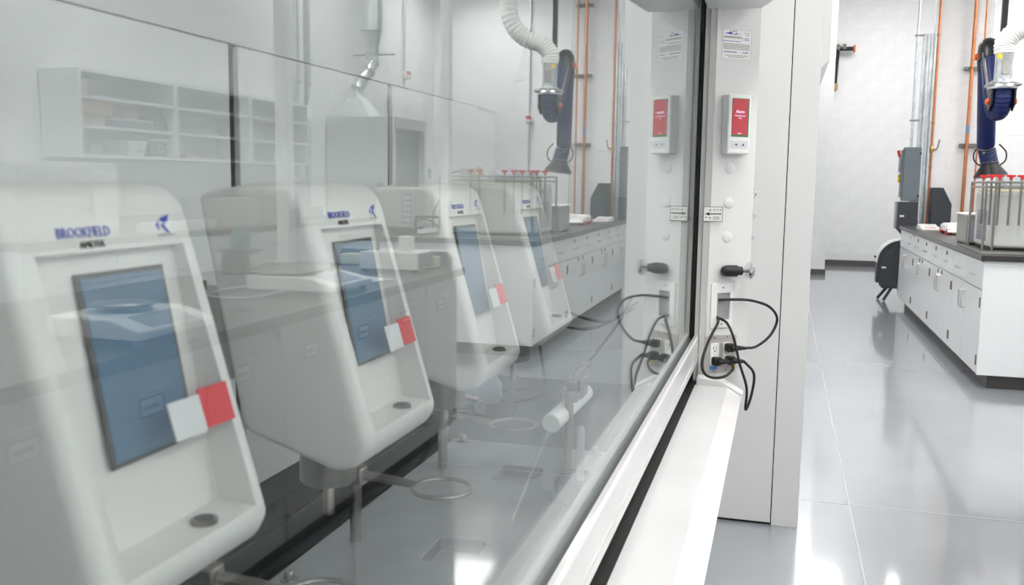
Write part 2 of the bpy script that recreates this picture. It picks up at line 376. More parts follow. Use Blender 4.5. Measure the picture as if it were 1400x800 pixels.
text('alarm_text', 'Silence', 0.0052, pf(0.068, 1.5375, 0.0363), SCRT, sc_, align='CENTER')
MB(pf(0.069, 1.506, 0.0341)).box(-0.030, 0.030, -0.012, 0.012, 0, 0.0006).build('keypad', mat('keypad_grey', (0.66,0.68,0.72), 0.5), mo)
MB(pf(0.058, 1.506, 0.0348)).prism([(-0.0035,0),(0.003,0.0035),(0.003,-0.0035)], 'z', 0, 0.0008).build('button', INKK, mo)
MB(pf(0.083, 1.506, 0.0348)).prism([(-0.004,-0.003),(0.004,-0.003),(0,0.004)], 'z', 0, 0.0008).build('button', INKK, mo)
# certification sticker
ST = 0.071
cs = thing('certification_sticker', 'white certification sticker with printed lines and blue handwriting on post', 'sticker', onpost(ST, 1.757))
MB(pf(ST, 1.80, 0.0004)).box(-0.052, 0.052, -0.043, 0.043, 0, 0.0004).build('paper', PAPER, cs)
MB(pf(ST, 1.80, 0.0009)).box(-0.052,0.052,0.0422,0.043,0,.0002).box(-0.052,0.052,-0.043,-0.0422,0,.0002).box(-0.052,-0.0512,-0.043,0.043,0,.0002).box(0.0512,0.052,-0.043,0.043,0,.0002).build('border', mat('border_pink', (0.5,0.4,0.4), .7), cs)
text('logo', 'LCS', 0.017, pf(ST-0.027, 1.8285, 0.0009), INKK, cs, sx=0.95)
MB(pf(ST-0.02, 1.832, 0.001)).prism([(-0.025,-0.001),(0.0,0.004),(0.0,-0.003)], 'z', 0, 0.0002).prism([(0.012,-0.004),(0.034,0.0),(0.012,-0.001)], 'z', 0, 0.0002).build('logo_swoosh', LOGOB, cs)
rnd = random.Random(3)
def words(x0, x1, y, h, m, w=(0.003, 0.009)):
    b = MB(pf(ST, 1.80, 0.0009)); x = x0
    while x < x1:
        l = rnd.uniform(*w); b.box(x, min(x+l, x1), y, y+h, 0, 0.0002); x += l+0.0016
    return b.build('printed_line', m, cs)
for y in (0.0215, 0.0185): words(-0.046, 0.018, y, 0.0018, INK)
words(0.026, 0.046, 0.0345, 0.0015, INK); words(0.030, 0.042, 0.0285, 0.0018, INKB); words(0.030, 0.042, 0.0205, 0.0012, INK); words(0.022, 0.044, 0.0145, 0.0024, INKB)
words(-0.050, 0.012, 0.0085, 0.0018, INKB)
for y in (0.000, -0.0045, -0.009, -0.0135): words(-0.047, 0.046, y, 0.0018, INK)
words(-0.044, 0.0, -0.0235, 0.003, INKB); words(0.022, 0.040, -0.0235, 0.003, INKB)
words(-0.040, 0.040, -0.0325, 0.0016, INK); words(-0.030, 0.028, -0.0372, 0.0016, INK)
# arrow sticker bridging track strip and post
AM = frame((0.0225, 2.8475, 1.3215), (0.93, 0.368, 0), (0,0,1))
ar = thing('arrow_sticker', 'white rectangular sticker with a long black arrow beside the sash track', 'sticker', AM.translation-V((0,0,0.045)))
MB(AM).box(0, 0.060, -0.045, 0, 0, 0.0006).build('backing', PAPER, ar)
MB(AM).box(0,.060,-.0015,0,.0006,.0009).box(0,.060,-.045,-.0435,.0006,.0009).box(0,.0015,-.045,0,.0006,.0009).box(.0585,.060,-.045,0,.0006,.0009).build('border', INK, ar)
MB(AM).box(0.018, 0.056, -0.0232, -0.0203, 0.0006, 0.001).prism([(0.005,-0.0218),(0.019,-0.0165),(0.019,-0.0270)], 'z', 0.0006, 0.001).build('arrow', INKK, ar)
for (x, y, w_, h_) in ((0.03,-0.012,0.006,0.004),(0.040,-0.012,0.005,0.004),(0.049,-0.012,0.007,0.004),(0.017,-0.013,0.007,0.005),(0.017,-0.036,0.007,0.005),(0.03,-0.033,0.02,0.0028),(0.03,-0.038,0.02,0.0028),(0.006,-0.034,0.006,0.004)):
    MB(AM).box(x, x+w_, y, y+h_, 0.0006, 0.0009).build('print', mat('print_grey', (0.38,0.34,0.34), .7), ar)
# gas valve: black stem with a chrome handwheel
gv = thing('gas_valve', 'black bullet-shaped valve stem with chrome handwheel sticking out of the post', 'valve', (0.08, 2.873, 1.11))
VD = V((0.90, 0.42, 0.0)).normalized(); VP_ = V((0.080, 2.868, 1.128))
MB().lathe(VP_, [(0.003,0),(0.012,0.004),(0.0165,0.012),(0.0175,0.02),(0.0175,0.05),(0.0135,0.0505),(0.0135,0.066)], 20, VD).build('stem_body', BLKP, gv)
MB().lathe(VP_, [(0.005,0.066),(0.005,0.086)], 12, VD).build('spindle', STEEL, gv)
MB().lathe(VP_, [(0.010,0.084),(0.022,0.083),(0.027,0.087),(0.027,0.092),(0.018,0.102),(0.010,0.106)], 10, VD).build('handwheel', CHROME, gv)
MB().lathe(VP_+V((0.018,0.014,0)), [(0.008,-0.004),(0.008,0.03)], 12, -FN).build('mount', BLKP, gv)
for z in (1.362, 1.295, 1.228):
    h = thing('valve_handle', 'small chrome handwheel on the back edge of the sash post', 'valve', (0.150, 3.03, z-0.018), 'chrome handwheels behind the sash post')
    MB().cyl((0.148,3.01,z), (0.152,3.045,z), 0.004, seg=8).build('spindle', STEEL, h)
    MB().lathe((0.151,3.04,z), [(0.008,0),(0.017,0.001),(0.018,0.006),(0.009,0.013)], 10, (0.3,1,0)).build('handwheel', CHROME, h)
# cable pass-through and outlet
pp = thing('cable_port', 'white framed cable opening in the post above the outlet', 'cable port', onpost(0.055, 0.952))
me = cut(MB(pf(0.053, 1.020)).prism(rrect(0.080, 0.136, 0.004), 'z', 0.0, 0.005), [MB(pf(0.058, 1.0175)).box(-0.0235, 0.0235, -0.041, 0.041, -0.01, 0.02)])
link('frame', shift(me, ORIGIN[pp.name]), PLW, pp, 0.001)
MB(pf(0.058, 1.0175)).box(-0.0235, 0.0235, -0.041, 0.041, 0.0003, 0.0010).build('opening', mat('port_grey', (0.30,0.31,0.31), 0.6), pp)
for s_, z in ((0.055, 1.0755), (0.053, 0.9635)): MB(pf(s_, z, 0.005)).lathe((0,0,0), [(0.003,0),(0.002,0.001)], 10).build('screw', STEEL, pp)
ol = thing('electrical_outlet', 'steel double outlet plate with four sockets on the post', 'outlet', onpost(0.055, 0.811))
MB(pf(0.055, 0.871)).prism(rrect(0.115, 0.118, 0.004), 'z', 0.0, 0.004).build('cover_plate', PLATEST, ol, 0.0012)
for s_ in (0.032, 0.078):
    rc = MB(pf(s_, 0.871, 0.004)).prism(rrect(0.030, 0.068, 0.003), 'z', 0.0, 0.003).build('receptacle', PLW, ol, 0.001)
    for dz in (0.019, -0.019):
        MB(pf(s_, 0.871+dz, 0.0071)).box(-0.0065,-0.0045,-0.004,0.005,0,.0005).box(0.0045,0.0062,-0.003,0.004,0,.0005).lathe((0,-0.009,0), [(0.0024,0),(0.0024,0.0005)], 8).build('slot', INKK, rc)
for s_ in (0.032, 0.078):
    for z in (0.922, 0.820): MB(pf(s_, z, 0.004)).lathe((0,0,0), [(0.0032,0),(0.002,0.0012)], 10).build('screw', STEEL, ol)
MB(pf(0.032, 0.828, 0.0042)).box(-0.016, 0.012, -0.005, 0.005, 0, 0.0005).build('blue_sticker', mat('sticker_blue', (0.10,0.25,0.75), 0.5), ol)
MB(pf(0.107, 0.830, 0.0042)).box(-0.006, 0.005, -0.008, 0.008, 0, 0.0005).build('yellow_sticker', YEL, ol)
def cord(label, pts, plug_s, plug_z, pdir):
    t = thing('extension_lead', label, 'cord', onpost(plug_s, plug_z), 'black cords on the sash post')
    MB().tube(curve_pts([onpost(*p) for p in pts], 8), 0.0042, 8).build('cable', RUBBER, t)
    M = pf(plug_s, plug_z, 0.007)
    MB(M).prism(rrect(0.026, 0.026, 0.006), 'z', 0.0, 0.022).build('plug', RUBBER, t, 0.003)
    e = onpost(*pts[-1]); a = onpost(plug_s, plug_z, 0.024)
    MB().tube([a, a.lerp(e, 0.5), e], [0.011, 0.008, 0.005], 10).build('strain_relief', RUBBER, t)
cord('black power cord arching from the port over to the upper right socket', [(0.040,1.038,0.004),(0.075,1.040,0.02),(0.14,1.036,0.03),(0.205,1.015,0.035),(0.238,0.975,0.035),(0.215,0.925,0.035),(0.165,0.893,0.035),(0.125,0.889,0.033)], 0.078, 0.891, (1,0))
cord('black power cord looping low on its way to the lower left socket', [(0.038,0.985,0.004),(0.022,0.972,0.03),(-0.025,0.925,0.055),(-0.062,0.87,0.078),(-0.060,0.835,0.088),(-0.030,0.819,0.092),(0.015,0.821,0.09),(0.055,0.838,0.07),(0.070,0.851,0.036)], 0.032, 0.851, (1,0))
cord('black power cord hanging in a long narrow loop from the lower right socket', [(0.040,0.983,0.004),(0.055,0.97,0.03),(0.068,0.925,0.05),(0.080,0.85,0.068),(0.104,0.775,0.075),(0.115,0.703,0.06),(0.138,0.745,0.055),(0.148,0.81,0.05),(0.122,0.848,0.033)], 0.082, 0.851, (1,0))

# ------------------------------------------------------------------ instruments in the hood
def bevel_prism(prof, a, b, w, seg=4):
    m = MB().prism(prof, 'y', a, b); me = m.mesh('tmp')
    bm = bmesh.new(); bm.from_mesh(me)
    bmesh.ops.bevel(bm, geom=bm.edges[:], offset=w, segments=seg, affect='EDGES', profile=0.5)
    r = MB(); bm.verts.ensure_lookup_table(); r.v = [v.co.copy() for v in bm.verts]; r.f = [[v.index for v in f.verts] for f in bm.faces]
    bm.free(); return r
def lerpX(p, q, z): t = (z-p[1])/(q[1]-p[1]); return p[0]+t*(q[0]-p[0])
YC = 1.415; CY = YC-0.069; YN, YFAR = YC-0.105, YC+0.105
FTOP, FBOT = (-0.250, 1.380), (-0.168, 1.10)          # front line
RTOP, RBOT = (-0.257, 1.380), (-0.203, 1.10)          # recessed inner face
def make_viscometer():
    t = thing('viscometer', 'x', 'instrument', (-0.40, CY, 0.80), 'white instruments standing in the fume hood')
    prof = [(-0.378,1.372), (-0.30,1.386), (-0.262,1.382), (-0.246,1.366), (-0.168,1.10), (-0.182,1.076), (-0.21,1.068), (-0.325,1.105)]
    body = bevel_prism(prof, YN, YFAR, 0.011, 4)
    zc0, zc1 = 1.118, 1.333
    cutter = MB().prism([(lerpX(RTOP,RBOT,zc0)-0.003,zc0-0.004), (lerpX(RTOP,RBOT,zc1),zc1), (0.0,zc1+0.03), (0.0,zc0-0.02)], 'y', YN+0.026, YFAR-0.020)
    link('housing', shift(cut(body, [cutter]), ORIGIN[t.name]), INSTW, t, 0.0018, 2)
    u = V((RTOP[0]-RBOT[0], 0, RTOP[1]-RBOT[1])).normalized()
    zc = 1.252; RM = frame((lerpX(RTOP,RBOT,zc), YC+0.008, zc), (0,1,0), u)
    sb = MB(RM).box(-0.045, 0.056, -0.080, 0.067, 0.0003, 0.003).build('screen_surround', DGREY, t, 0.001)
    MB(RM).box(-0.041, 0.0515, -0.076, 0.063, 0.0031, 0.0036).build('screen', SCRB, sb)
    # bubble level on the ledge
    lv = MB().lathe((-0.188, YC+0.034, 1.1125), [(0.011,0),(0.011,0.0035),(0.009,0.004)], 20).build('bubble_level', STEEL, t)
    MB().lathe((-0.188, YC+0.034, 1.1166), [(0.008,0),(0.008,0.0006)], 16).build('bubble_glass', DGREY, lv)
    # printed marks on the top band
    uf = V((FTOP[0]-FBOT[0], 0, FTOP[1]-FBOT[1])).normalized()
    def band(y, z, d=0.0006):
        n = V((0,1,0)).cross(uf)
        return frame(V((lerpX((-0.246,1.366),(-0.168,1.10),z), y, z))+n*d, (0,1,0), uf)
    text('brand_text', 'BROOKFIELD', 0.0108, band(YN+0.050, 1.3455), LOGOB, t, 0.0003, sx=0.86)
    text('brand_text', 'AMETEK', 0.0072, band(YN+0.070, 1.3375), INKK, t, 0.0003, sx=1.0)
    em = MB(band(YFAR-0.040, 1.352)).prism([(-0.003,0.004),(0.009,0.007),(0.006,0.001),(0.001,-0.001)], 'z', 0, 0.0004).prism(
        [(-0.010,-0.001),(-0.006,0.002),(-0.007,-0.006)], 'z', 0, 0.0004).prism([(-0.004,-0.002),(0.0,0.0),(0.006,-0.010),(0.003,-0.008)], 'z', 0, 0.0004)
    em.build('emblem', LOGOB, t)
    MB(band(YFAR-0.040, 1.3415)).box(-0.011, 0.011, 0, 0.0016, 0, 0.0003).build('model_mark', mat('mark_grey', (0.5,0.5,0.5), .6), t)
    # red and white tag hooked on the lower corner of the screen
    TM = frame((-0.1915, YC+0.046, 1.186), (0,1,-0.02), uf)
    MB(TM).box(-0.040, 0.0, -0.001, 0.030, 0.000, 0.0012).build('tag_white', mat('tag_white', (0.78,0.80,0.82), 0.4), t)
    MB(TM).box(0.0, 0.040, 0.001, 0.034, 0.000, 0.0014).build('tag_red', REDT, t)
    # pivot cup and spindle under the head
    MB().lathe((-0.270, YC-0.003, 1.022), [(0.031,0),(0.0345,0.003),(0.0345,0.070)], 28).build('pivot_cup', STEEL, t)
    MB().lathe((-0.270, YC-0.003, 0.980), [(0.007,0),(0.007,0.030),(0.0045,0.034),(0.0045,0.064)], 14).build('spindle', STEEL, t)
    # column with sleeve, bracket to the head, ring arm
    MB().lathe((-0.40, CY, 0.8), [(0.0098,0),(0.0098,0.225),(0.0088,0.2255),(0.0088,0.47)], 18).build('column', STEEL, t)
    MB().box(-0.418, -0.345, CY-0.02, CY+0.045, 1.16, 1.26).build('bracket', mat('bracket_grey', (0.45,0.45,0.44), 0.4), t, 0.004)
    cl = MB().box(-0.417, -0.383, CY-0.014, CY+0.014, 0.895, 0.925).build('ring_clamp', STEEL, t, 0.004)
    MB().cyl((-0.42, CY, 0.91), (-0.44, CY, 0.91), 0.005, 0.008).build('clamp_screw', STEEL, cl)
    MB().tube([(-0.385, CY, 0.911), (-0.33, CY+0.002, 0.907), (-0.297, CY+0.002, 0.904)], [0.0075,0.0075,0.006], 10).build('ring_arm', STEEL, t)
    MB().torus((-0.250, CY+0.002, 0.903), 0.047, 0.0035).build('support_ring', STEEL, t)
    return t
vis = make_viscometer()
labs = ['white instrument with a dark touchscreen, first in the hood row, farthest from the sash post',
        'white touchscreen instrument, second in the hood row from the open end',
        'white touchscreen instrument, second in the hood row from the sash post',
        'white touchscreen instrument in the hood row standing closest to the sash post']
for k in range(4):
    o = vis if k == 2 else copy_tree(vis)
    o.location = (-0.40, CY+(k-2)*0.41, 0.8004); o['label'] = labs[k]
# steel base plates with pockets
def base_plate(y0, y1, pockets, label):
    t = thing('base_plate', label, 'plate', (-0.255, (y0+y1)/2, 0.75), 'steel plates under the instruments')
    cutters = []
    for (x0, x1, ya, yb) in pockets: cutters.append(MB().prism(rrect(x1-x0, yb-ya, 0.012, 4, (x0+x1)/2, (ya+yb)/2), 'z', 0.776, 0.82))
    me = cut(MB().prism(rrect(0.40, y1-y0, 0.006, 2, -0.253, (y0+y1)/2), 'z', 0.765, 0.80), cutters)
    link('plate', shift(me, ORIGIN[t.name]), STEELPL, t, 0.0012)
    for x in (-0.425, -0.118):
        for y in (y0+0.022, y1-0.018):
            b = MB().lathe((x, y, 0.80), [(0.014,0),(0.014,0.002),(0.0085,0.002),(0.0085,0.010),(0.007,0.014),(0.004,0.0165),(0.001,0.017)], 14).build('dome_nut', STEEL, t)
            MB().cyl((x, y, 0.75), (x, y, 0.765), 0.016, seg=12).build('foot', RUBBER, t)
base_plate(1.152, 1.972, [(-0.272,-0.19,1.303,1.404), (-0.285,-0.20,1.713,1.817)], 'brushed steel base plate with two pockets, under the far instruments')
base_plate(0.322, 1.142, [(-0.272,-0.19,0.483,0.584), (-0.285,-0.20,0.893,0.997)], 'brushed steel base plate under the near instruments')
# clamp stand with the white bar
cs2 = thing('clamp_stand', 'small steel stand holding a white plastic bar in a clamp inside the hood', 'stand', (-0.108, 1.66, 0.80))
MB().prism(rrect(0.05, 0.09, 0.008, 3, -0.105, 1.66), 'z', 0.80, 0.842).build('base', BLUEP, cs2, 0.002)
MB().cyl((-0.116, 1.665, 0.84), (-0.116, 1.665, 1.0), 0.0085, seg=14).build('post', STEEL, cs2)
MB().lathe((-0.088, 1.645, 0.842), [(0.0075,0),(0.0075,0.09),(0.006,0.098),(0.002,0.102)], 12).build('plastic_rod', FROST, cs2)
MB().cyl((-0.135, 1.60, 0.955), (-0.120, 1.83, 0.965), 0.0175, seg=24).build('white_bar', PTFE, cs2, 0.002)
MB().box(-0.136,-0.108,1.70,1.735,0.972,0.992).box(-0.132,-0.112,1.71,1.76,0.992,1.008).box(-0.139,-0.128,1.695,1.75,0.965,1.0).box(-0.112,-0.102,1.72,1.775,0.975,1.015).build('clamp', STEEL, cs2, 0.003)
MB().tube([(-0.138,1.70,0.985),(-0.125,1.77,1.02),(-0.108,1.80,1.03)], 0.006, 8).build('clamp_screw', STEEL, cs2)
single('glass_tube', MB().cyl((-0.178, 1.50, 0.8015), (-0.140, 1.60, 0.937), 0.006, seg=12), CLEARG, 'thin clear glass tube leaning below the white plastic bar', 'tube')
# plastic cup and dark tray at the far end of the worktop
single('plastic_cup', MB().tube([(-0.60,2.40,0.785),(-0.555,2.43,0.80),(-0.50,2.46,0.815),(-0.485,2.468,0.82),(-0.50,2.46,0.815),(-0.55,2.43,0.80)], [0.03,0.04,0.047,0.049,0.043,0.034], 20, cap=True), FROST, 'translucent plastic cup lying on its side behind the instruments', 'cup')
single('rubber_tray', MB().prism(rrect(0.17,0.16,0.04,5,-0.53,2.44), 'z', 0.7505, 0.7585), RUBBER, 'black rubber mat under the plastic cup', 'mat')
wc = thing('wing_clamp', 'small steel wing clamp on the column near the plastic cup', 'clamp', (-0.40, CY+0.41, 0.93))
MB().box(-0.385,-0.36,CY+0.40,CY+0.44,0.93,0.965).cyl((-0.375,CY+0.43,0.95),(-0.345,CY+0.47,0.935),0.006).build('jaw', STEEL, wc, 0.003)
MB().lathe((-0.340,CY+0.475,0.918), [(0.004,-0.003),(0.013,-0.002),(0.013,0.002),(0.004,0.003)], 14, (0.6,-0.8,0)).build('wing', STEEL, wc)
# cables inside the hood
def cable(label, pts, r=0.0045):
    single('cable', MB().tube(curve_pts(pts, 8), r, 8), RUBBER, label, 'cable', 'black cables inside the fume hood')
cable('black cable dropping from behind the last instrument and coiling on the worktop', [(-0.50,2.80,1.02),(-0.483,2.80,0.95),(-0.455,2.80,0.83),(-0.45,2.76,0.765),(-0.51,2.66,0.757),(-0.55,2.58,0.757),(-0.50,2.52,0.757),(-0.42,2.62,0.757),(-0.34,2.78,0.80),(-0.24,2.85,0.93),(-0.19,2.88,1.03)])
cable('black cable drooping along the end wall towards the cable port', [(-0.42,2.84,1.0),(-0.33,2.84,0.965),(-0.25,2.86,0.96),(-0.17,2.885,1.02)])
cable('black cable bowing low across the end wall of the hood', [(-0.46,2.82,0.985),(-0.40,2.83,0.94),(-0.30,2.85,0.935),(-0.18,2.88,1.0)])
cable('black cable lying on the worktop behind the steel plates', [(-0.50,1.95,0.80),(-0.50,1.85,0.757),(-0.52,1.6,0.757),(-0.50,1.42,0.757),(-0.53,1.2,0.757),(-0.55,0.9,0.757)])

# ------------------------------------------------------------------ cabinets and worktops
def pull(parent, p, q, out, r=0.005):
    p, q, out = V(p), V(q), V(out)
    MB().tube([p, p+out*0.85, p+out+(q-p)*0.06, q+out-(q-p)*0.06, q+out*0.85, q], r, 8).build('handle', PULL, parent)
XB = 1.585
lock_units = (1, 2)
cab_labels = ['white base cabinet at the near end of the island, beside its blank end panel', 'white base cabinet of the island, second from the steel rod rack end',
              'white base cabinet of the island, second from the dark drum machine', 'white base cabinet of the island beside the dark drum machine']
bench_y0, uw = 6.985, 1.166
for k in range(4):
    ya = bench_y0+k*uw; yb = ya+uw-0.004
    t = thing('base_cabinet', cab_labels[k], 'cabinet', (2.0, (ya+yb)/2, 0), 'island base cabinets')
    MB().box(XB+0.02, 3.2, ya, yb, 0.10, 0.888).build('body', CABW, t)
    MB().box(XB+0.085, 3.13, ya+(0.05 if k == 0 else 0), yb, 0.0, 0.10).build('toe_kick', KICK, t)
    for j in range(2):
        a = ya+j*uw/2+0.003; b = a+uw/2-0.008
        d = MB().box(XB, XB+0.019, a, b, 0.692, 0.882).build('drawer', CABW, t, 0.0015); m = (a+b)/2
        pull(d, (XB, m-0.055, 0.775), (XB, m+0.055, 0.775), (-0.03, 0, 0))
        if k in lock_units or (k == 3 and j == 0): MB().box(XB-0.004, XB, m-0.016, m+0.016, 0.826, 0.858).build('lock', INKK if k in lock_units else STEEL, d)
        d = MB().box(XB, XB+0.019, a, b, 0.108, 0.684).build('door', CABW, t, 0.0015)
        hy = b-0.045 if j == 0 else a+0.045
        pull(d, (XB, hy, 0.50), (XB, hy, 0.63), (-0.032, 0, 0), 0.006)
        oy = a+0.012 if j == 0 else b-0.012
        for z in (0.60, 0.20): MB().box(XB-0.006, XB+0.0005, oy-0.011, oy+0.011, z-0.035, z+0.035).build('hinge', BRASS if False else mat('hinge_bronze', (0.20,0.17,0.14), 0.35, 0.8), d, 0.001)
        if k in lock_units: MB().box(XB-0.004, XB, hy+(0.05 if j == 0 else -0.05)*-1-0.014, hy+(0.05 if j == 0 else -0.05)*-1+0.014, 0.644, 0.676).build('lock', INKK, d)
ep = MB().box(XB+0.002, 3.2, 6.965, 6.984, 0.10, 0.888)
single('cabinet_end_panel', ep, CABW, 'plain white end panel closing the island cabinets', 'panel', bevel=0.0015)
single('worktop', MB().box(1.563, 3.23, 6.935, 11.66, 0.89, 0.93), BENCHTOP, 'long black worktop of the island carrying the bath and rod rack', 'worktop', bevel=0.003)
# bench across the aisle (seen in the sash glass)
X2 = 1.385
for k in range(12):
    yb = 4.63-k*0.45; ya = yb-0.446
    t = thing('base_cabinet', 'light grey bench cabinet with one door, bar pull and framed label card', 'cabinet', (1.8, (ya+yb)/2, 0), 'cabinets of the bench opposite the hood')
    MB().box(X2+0.02, 2.40, ya, yb, 0.10, 0.888).build('body', CABG, t)
    MB().box(X2+0.085, 2.35, ya, yb-(0.05 if k == 0 else 0), 0.0, 0.10).build('toe_kick', KICK, t)
    d = MB().box(X2, X2+0.019, ya+0.003, yb-0.003, 0.108, 0.880).build('door', CABG, t, 0.0015); m = (ya+yb)/2-0.03
    pull(d, (X2, m-0.055, 0.82), (X2, m+0.055, 0.82), (-0.028, 0, 0))
    MB().box(X2-0.003,X2,m-0.05,m+0.05,0.738,0.742).box(X2-0.003,X2,m-0.05,m+0.05,0.788,0.792).box(X2-0.003,X2,m-0.05,m-0.046,0.738,0.792).box(X2-0.003,X2,m+0.046,m+0.05,0.738,0.792).build('label_frame', INK, d)
    MB().box(X2-0.0012,X2,m-0.046,m+0.046,0.742,0.788).build('label_card', PAPER, d)
    MB().box(X2-0.0018,X2-0.0012,m-0.034,m+0.03,0.758,0.770).build('label_print', mat('print_grey', (0.38,0.34,0.34), .7), d)
single('worktop', MB().box(1.352, 2.43, -0.80, 4.66, 0.89, 0.93), BENCHTOP, 'black worktop of the bench carrying the balances opposite the hood', 'worktop', bevel=0.003)
# wall bench under the shelves
for k in range(6):
    ya = 4.3+k*0.80; yb = ya+0.796
    t = thing('base_cabinet', 'white wall bench cabinet with a drawer over two doors', 'cabinet', (4.2, (ya+yb)/2, 0), 'wall bench cabinets')
    MB().box(3.92, 4.51, ya, yb, 0.10, 0.95).build('body', CABW, t); MB().box(3.98, 4.51, ya, yb, 0, 0.10).build('toe_kick', KICK, t)
    d = MB().box(3.90, 3.919, ya+0.003, yb-0.003, 0.72, 0.94).build('drawer', CABW, t, 0.0015); m = (ya+yb)/2
    pull(d, (3.90, m-0.055, 0.85), (3.90, m+0.055, 0.85), (-0.03,0,0))
    for a, b, hy in ((ya+0.003, m-0.002, m-0.05), (m+0.002, yb-0.003, m+0.05)):
        d = MB().box(3.90, 3.919, a, b, 0.11, 0.71).build('door', CABW, t, 0.0015); pull(d, (3.90,hy,0.53), (3.90,hy,0.65), (-0.03,0,0))
wt = thing('worktop', 'dark wall worktop with upstand below the open shelves', 'worktop', (4.2, 6.7, 0.951))
MB().box(3.875, 4.52, 4.28, 9.10, 0.951, 0.99).build('slab', BENCHTOP, wt, 0.003); MB().box(4.50, 4.52, 4.28, 9.10, 0.99, 1.09).build('upstand', BENCHTOP, wt, 0.002)

# ------------------------------------------------------------------ wall shelves and what is on them
sh = thing('wall_shelf', 'long white open wall shelf with four bays above the wall bench', 'shelf', (4.36, 6.7, 1.51))
for y in (5.17, 8.22): MB().box(4.20, 4.52, y, y+0.02, 1.51, 2.09).build('side_panel', CABW, sh)
for y in (6.17, 7.21): MB().box(4.20, 4.51, y-0.012, y+0.04, 1.535, 2.07).build('divider', CABW, sh)
for z0, z1 in ((1.51,1.532), (1.702,1.724), (1.898,1.920), (2.068,2.09)): MB().box(4.20, 4.52, 5.19, 8.22, z0, z1).build('shelf_board', CABW, sh)
MB().box(4.512, 4.522, 5.19, 8.22, 1.532, 2.068).build('back', mat('shelf_back', (0.62,0.62,0.60), 0.6), sh)
def carton(name, b, m, label, cat, bevel=0.003): return single(name, MB().box(*b), m, label, cat, bevel=bevel)
def box_thing(name, b, m, lidm, label, cat, seam=True):
    x0,x1,y0,y1,z0,z1 = b
    t = thing(name, label, cat, ((x0+x1)/2, (y0+y1)/2, z0))
    MB().box(x0,x1,y0,y1,z0,z1-0.2*(z1-z0)).build('tray', m, t, 0.003)
    MB().box(x0-0.004,x1+0.004,y0-0.004,y1+0.004,z1-0.22*(z1-z0),z1).build('lid', lidm, t, 0.003)
    return t
box_thing('carton', (4.26,4.40,5.20,5.31,1.921,2.02), CREAM, CREAM, 'cream carton on the top shelf beside the end panel', 'box')
single('folded_cloth', MB().prism([(5.34,1.921),(5.42,1.938),(5.50,1.945),(5.58,1.936),(5.62,1.925),(5.60,1.921)], 'x', 4.24, 4.40), BLUEL, 'folded blue cloth lying on the top shelf', 'cloth', bevel=0.004)
box_thing('carton', (4.22,4.46,5.20,5.50,1.800,1.885), PINK, PINK, 'pale red carton stacked on another on the middle shelf', 'box')
box_thing('carton', (4.24,4.46,5.21,5.45,1.7245,1.799), CARD, PINK, 'tan carton under the pale red one on the middle shelf', 'box')
box_thing('carton', (4.30,4.45,5.72,5.88,1.793,1.87), CARD, CARD, 'brown carton standing on a white box on the middle shelf', 'box')
box_thing('storage_box', (4.23,4.47,5.52,5.95,1.7245,1.79), BLUEP, PLW, 'dark storage box with a white lid on the middle shelf', 'box')
bg = thing('tool_bag', 'soft slate-blue bag on the middle shelf next to the divider', 'bag', (4.35, 6.05, 1.725))
MB().prism([(5.97,1.7245),(5.98,1.80),(6.01,1.835),(6.06,1.845),(6.12,1.82),(6.14,1.7245)], 'x', 4.24, 4.46).build('sack', BLUEP, bg, 0.015, 3)
MB().tube(curve_pts([(4.27,5.99,1.82),(4.27,6.03,1.87),(4.27,6.10,1.86),(4.27,6.12,1.81)],5), 0.006, 6).build('strap', BLUEP, bg)
tp = thing('tape_roll', 'small white roll standing on the lowest shelf', 'roll', (4.30, 5.40, 1.532))
MB().torus((4.28,5.40,1.570), 0.026, 0.012, (1,0.3,0)).build('roll', PLW, tp); MB().lathe((4.28,5.40,1.570), [(0.016,-0.01),(0.016,0.01)], 14, (1,0.3,0)).build('core', GREYP, tp)
bn = thing('plastic_bin', 'white plastic bin with a rim on the lowest shelf', 'bin', (4.34, 5.80, 1.532))
MB().add([(4.26,5.70,1.533),(4.42,5.70,1.533),(4.42,5.87,1.533),(4.26,5.87,1.533),(4.24,5.68,1.635),(4.44,5.68,1.635),(4.44,5.89,1.635),(4.24,5.89,1.635)], [(0,3,2,1),(0,1,5,4),(1,2,6,5),(2,3,7,6),(3,0,4,7),(4,5,6,7)]).build('bin', PLW, bn, 0.004)
MB().box(4.235,4.445,5.675,5.895,1.632,1.642).build('rim', PLW, bn, 0.003); MB().box(4.243,4.2465,5.78,5.84,1.56,1.585).build('label', BLUEL, bn)
tb = thing('round_label_tub', 'dark blue tub with round white label and white lid on lowest shelf', 'tub', (4.33, 6.04, 1.532))
MB().box(4.25,4.42,5.93,6.13,1.533,1.65).build('tub', BLUEP, tb, 0.012); MB().box(4.243,4.427,5.923,6.137,1.65,1.667).build('lid', PLW, tb, 0.005)
MB().torus((4.249,6.05,1.592), 0.026, 0.006, (1,0,0)).build('label', PLW, tb)
single('paper_stack', MB().box(4.24,4.44,6.35,6.62,1.533,1.545).box(4.25,4.45,6.38,6.66,1.545,1.556), CARD, 'low stack of papers lying on the lowest shelf', 'papers')
for (y, h, r) in ((7.40,0.07,0.025),(7.47,0.10,0.02),(7.82,0.09,0.02),(7.90,0.11,0.018),(7.98,0.08,0.022)):
    t = thing('bottle', 'small clear bottle on the lowest shelf towards the galvanised channels', 'bottle', (4.32,y,1.532), 'small bottles on the lowest shelf')
    MB().lathe((4.32,y,1.533), [(r,0),(r,h*0.65),(r*0.45,h*0.8),(r*0.45,h*0.9)], 12).build('glass', FROST, t); MB().lathe((4.32,y,1.533), [(r*0.5,h*0.9),(r*0.5,h)], 12).build('cap', PLW, t)

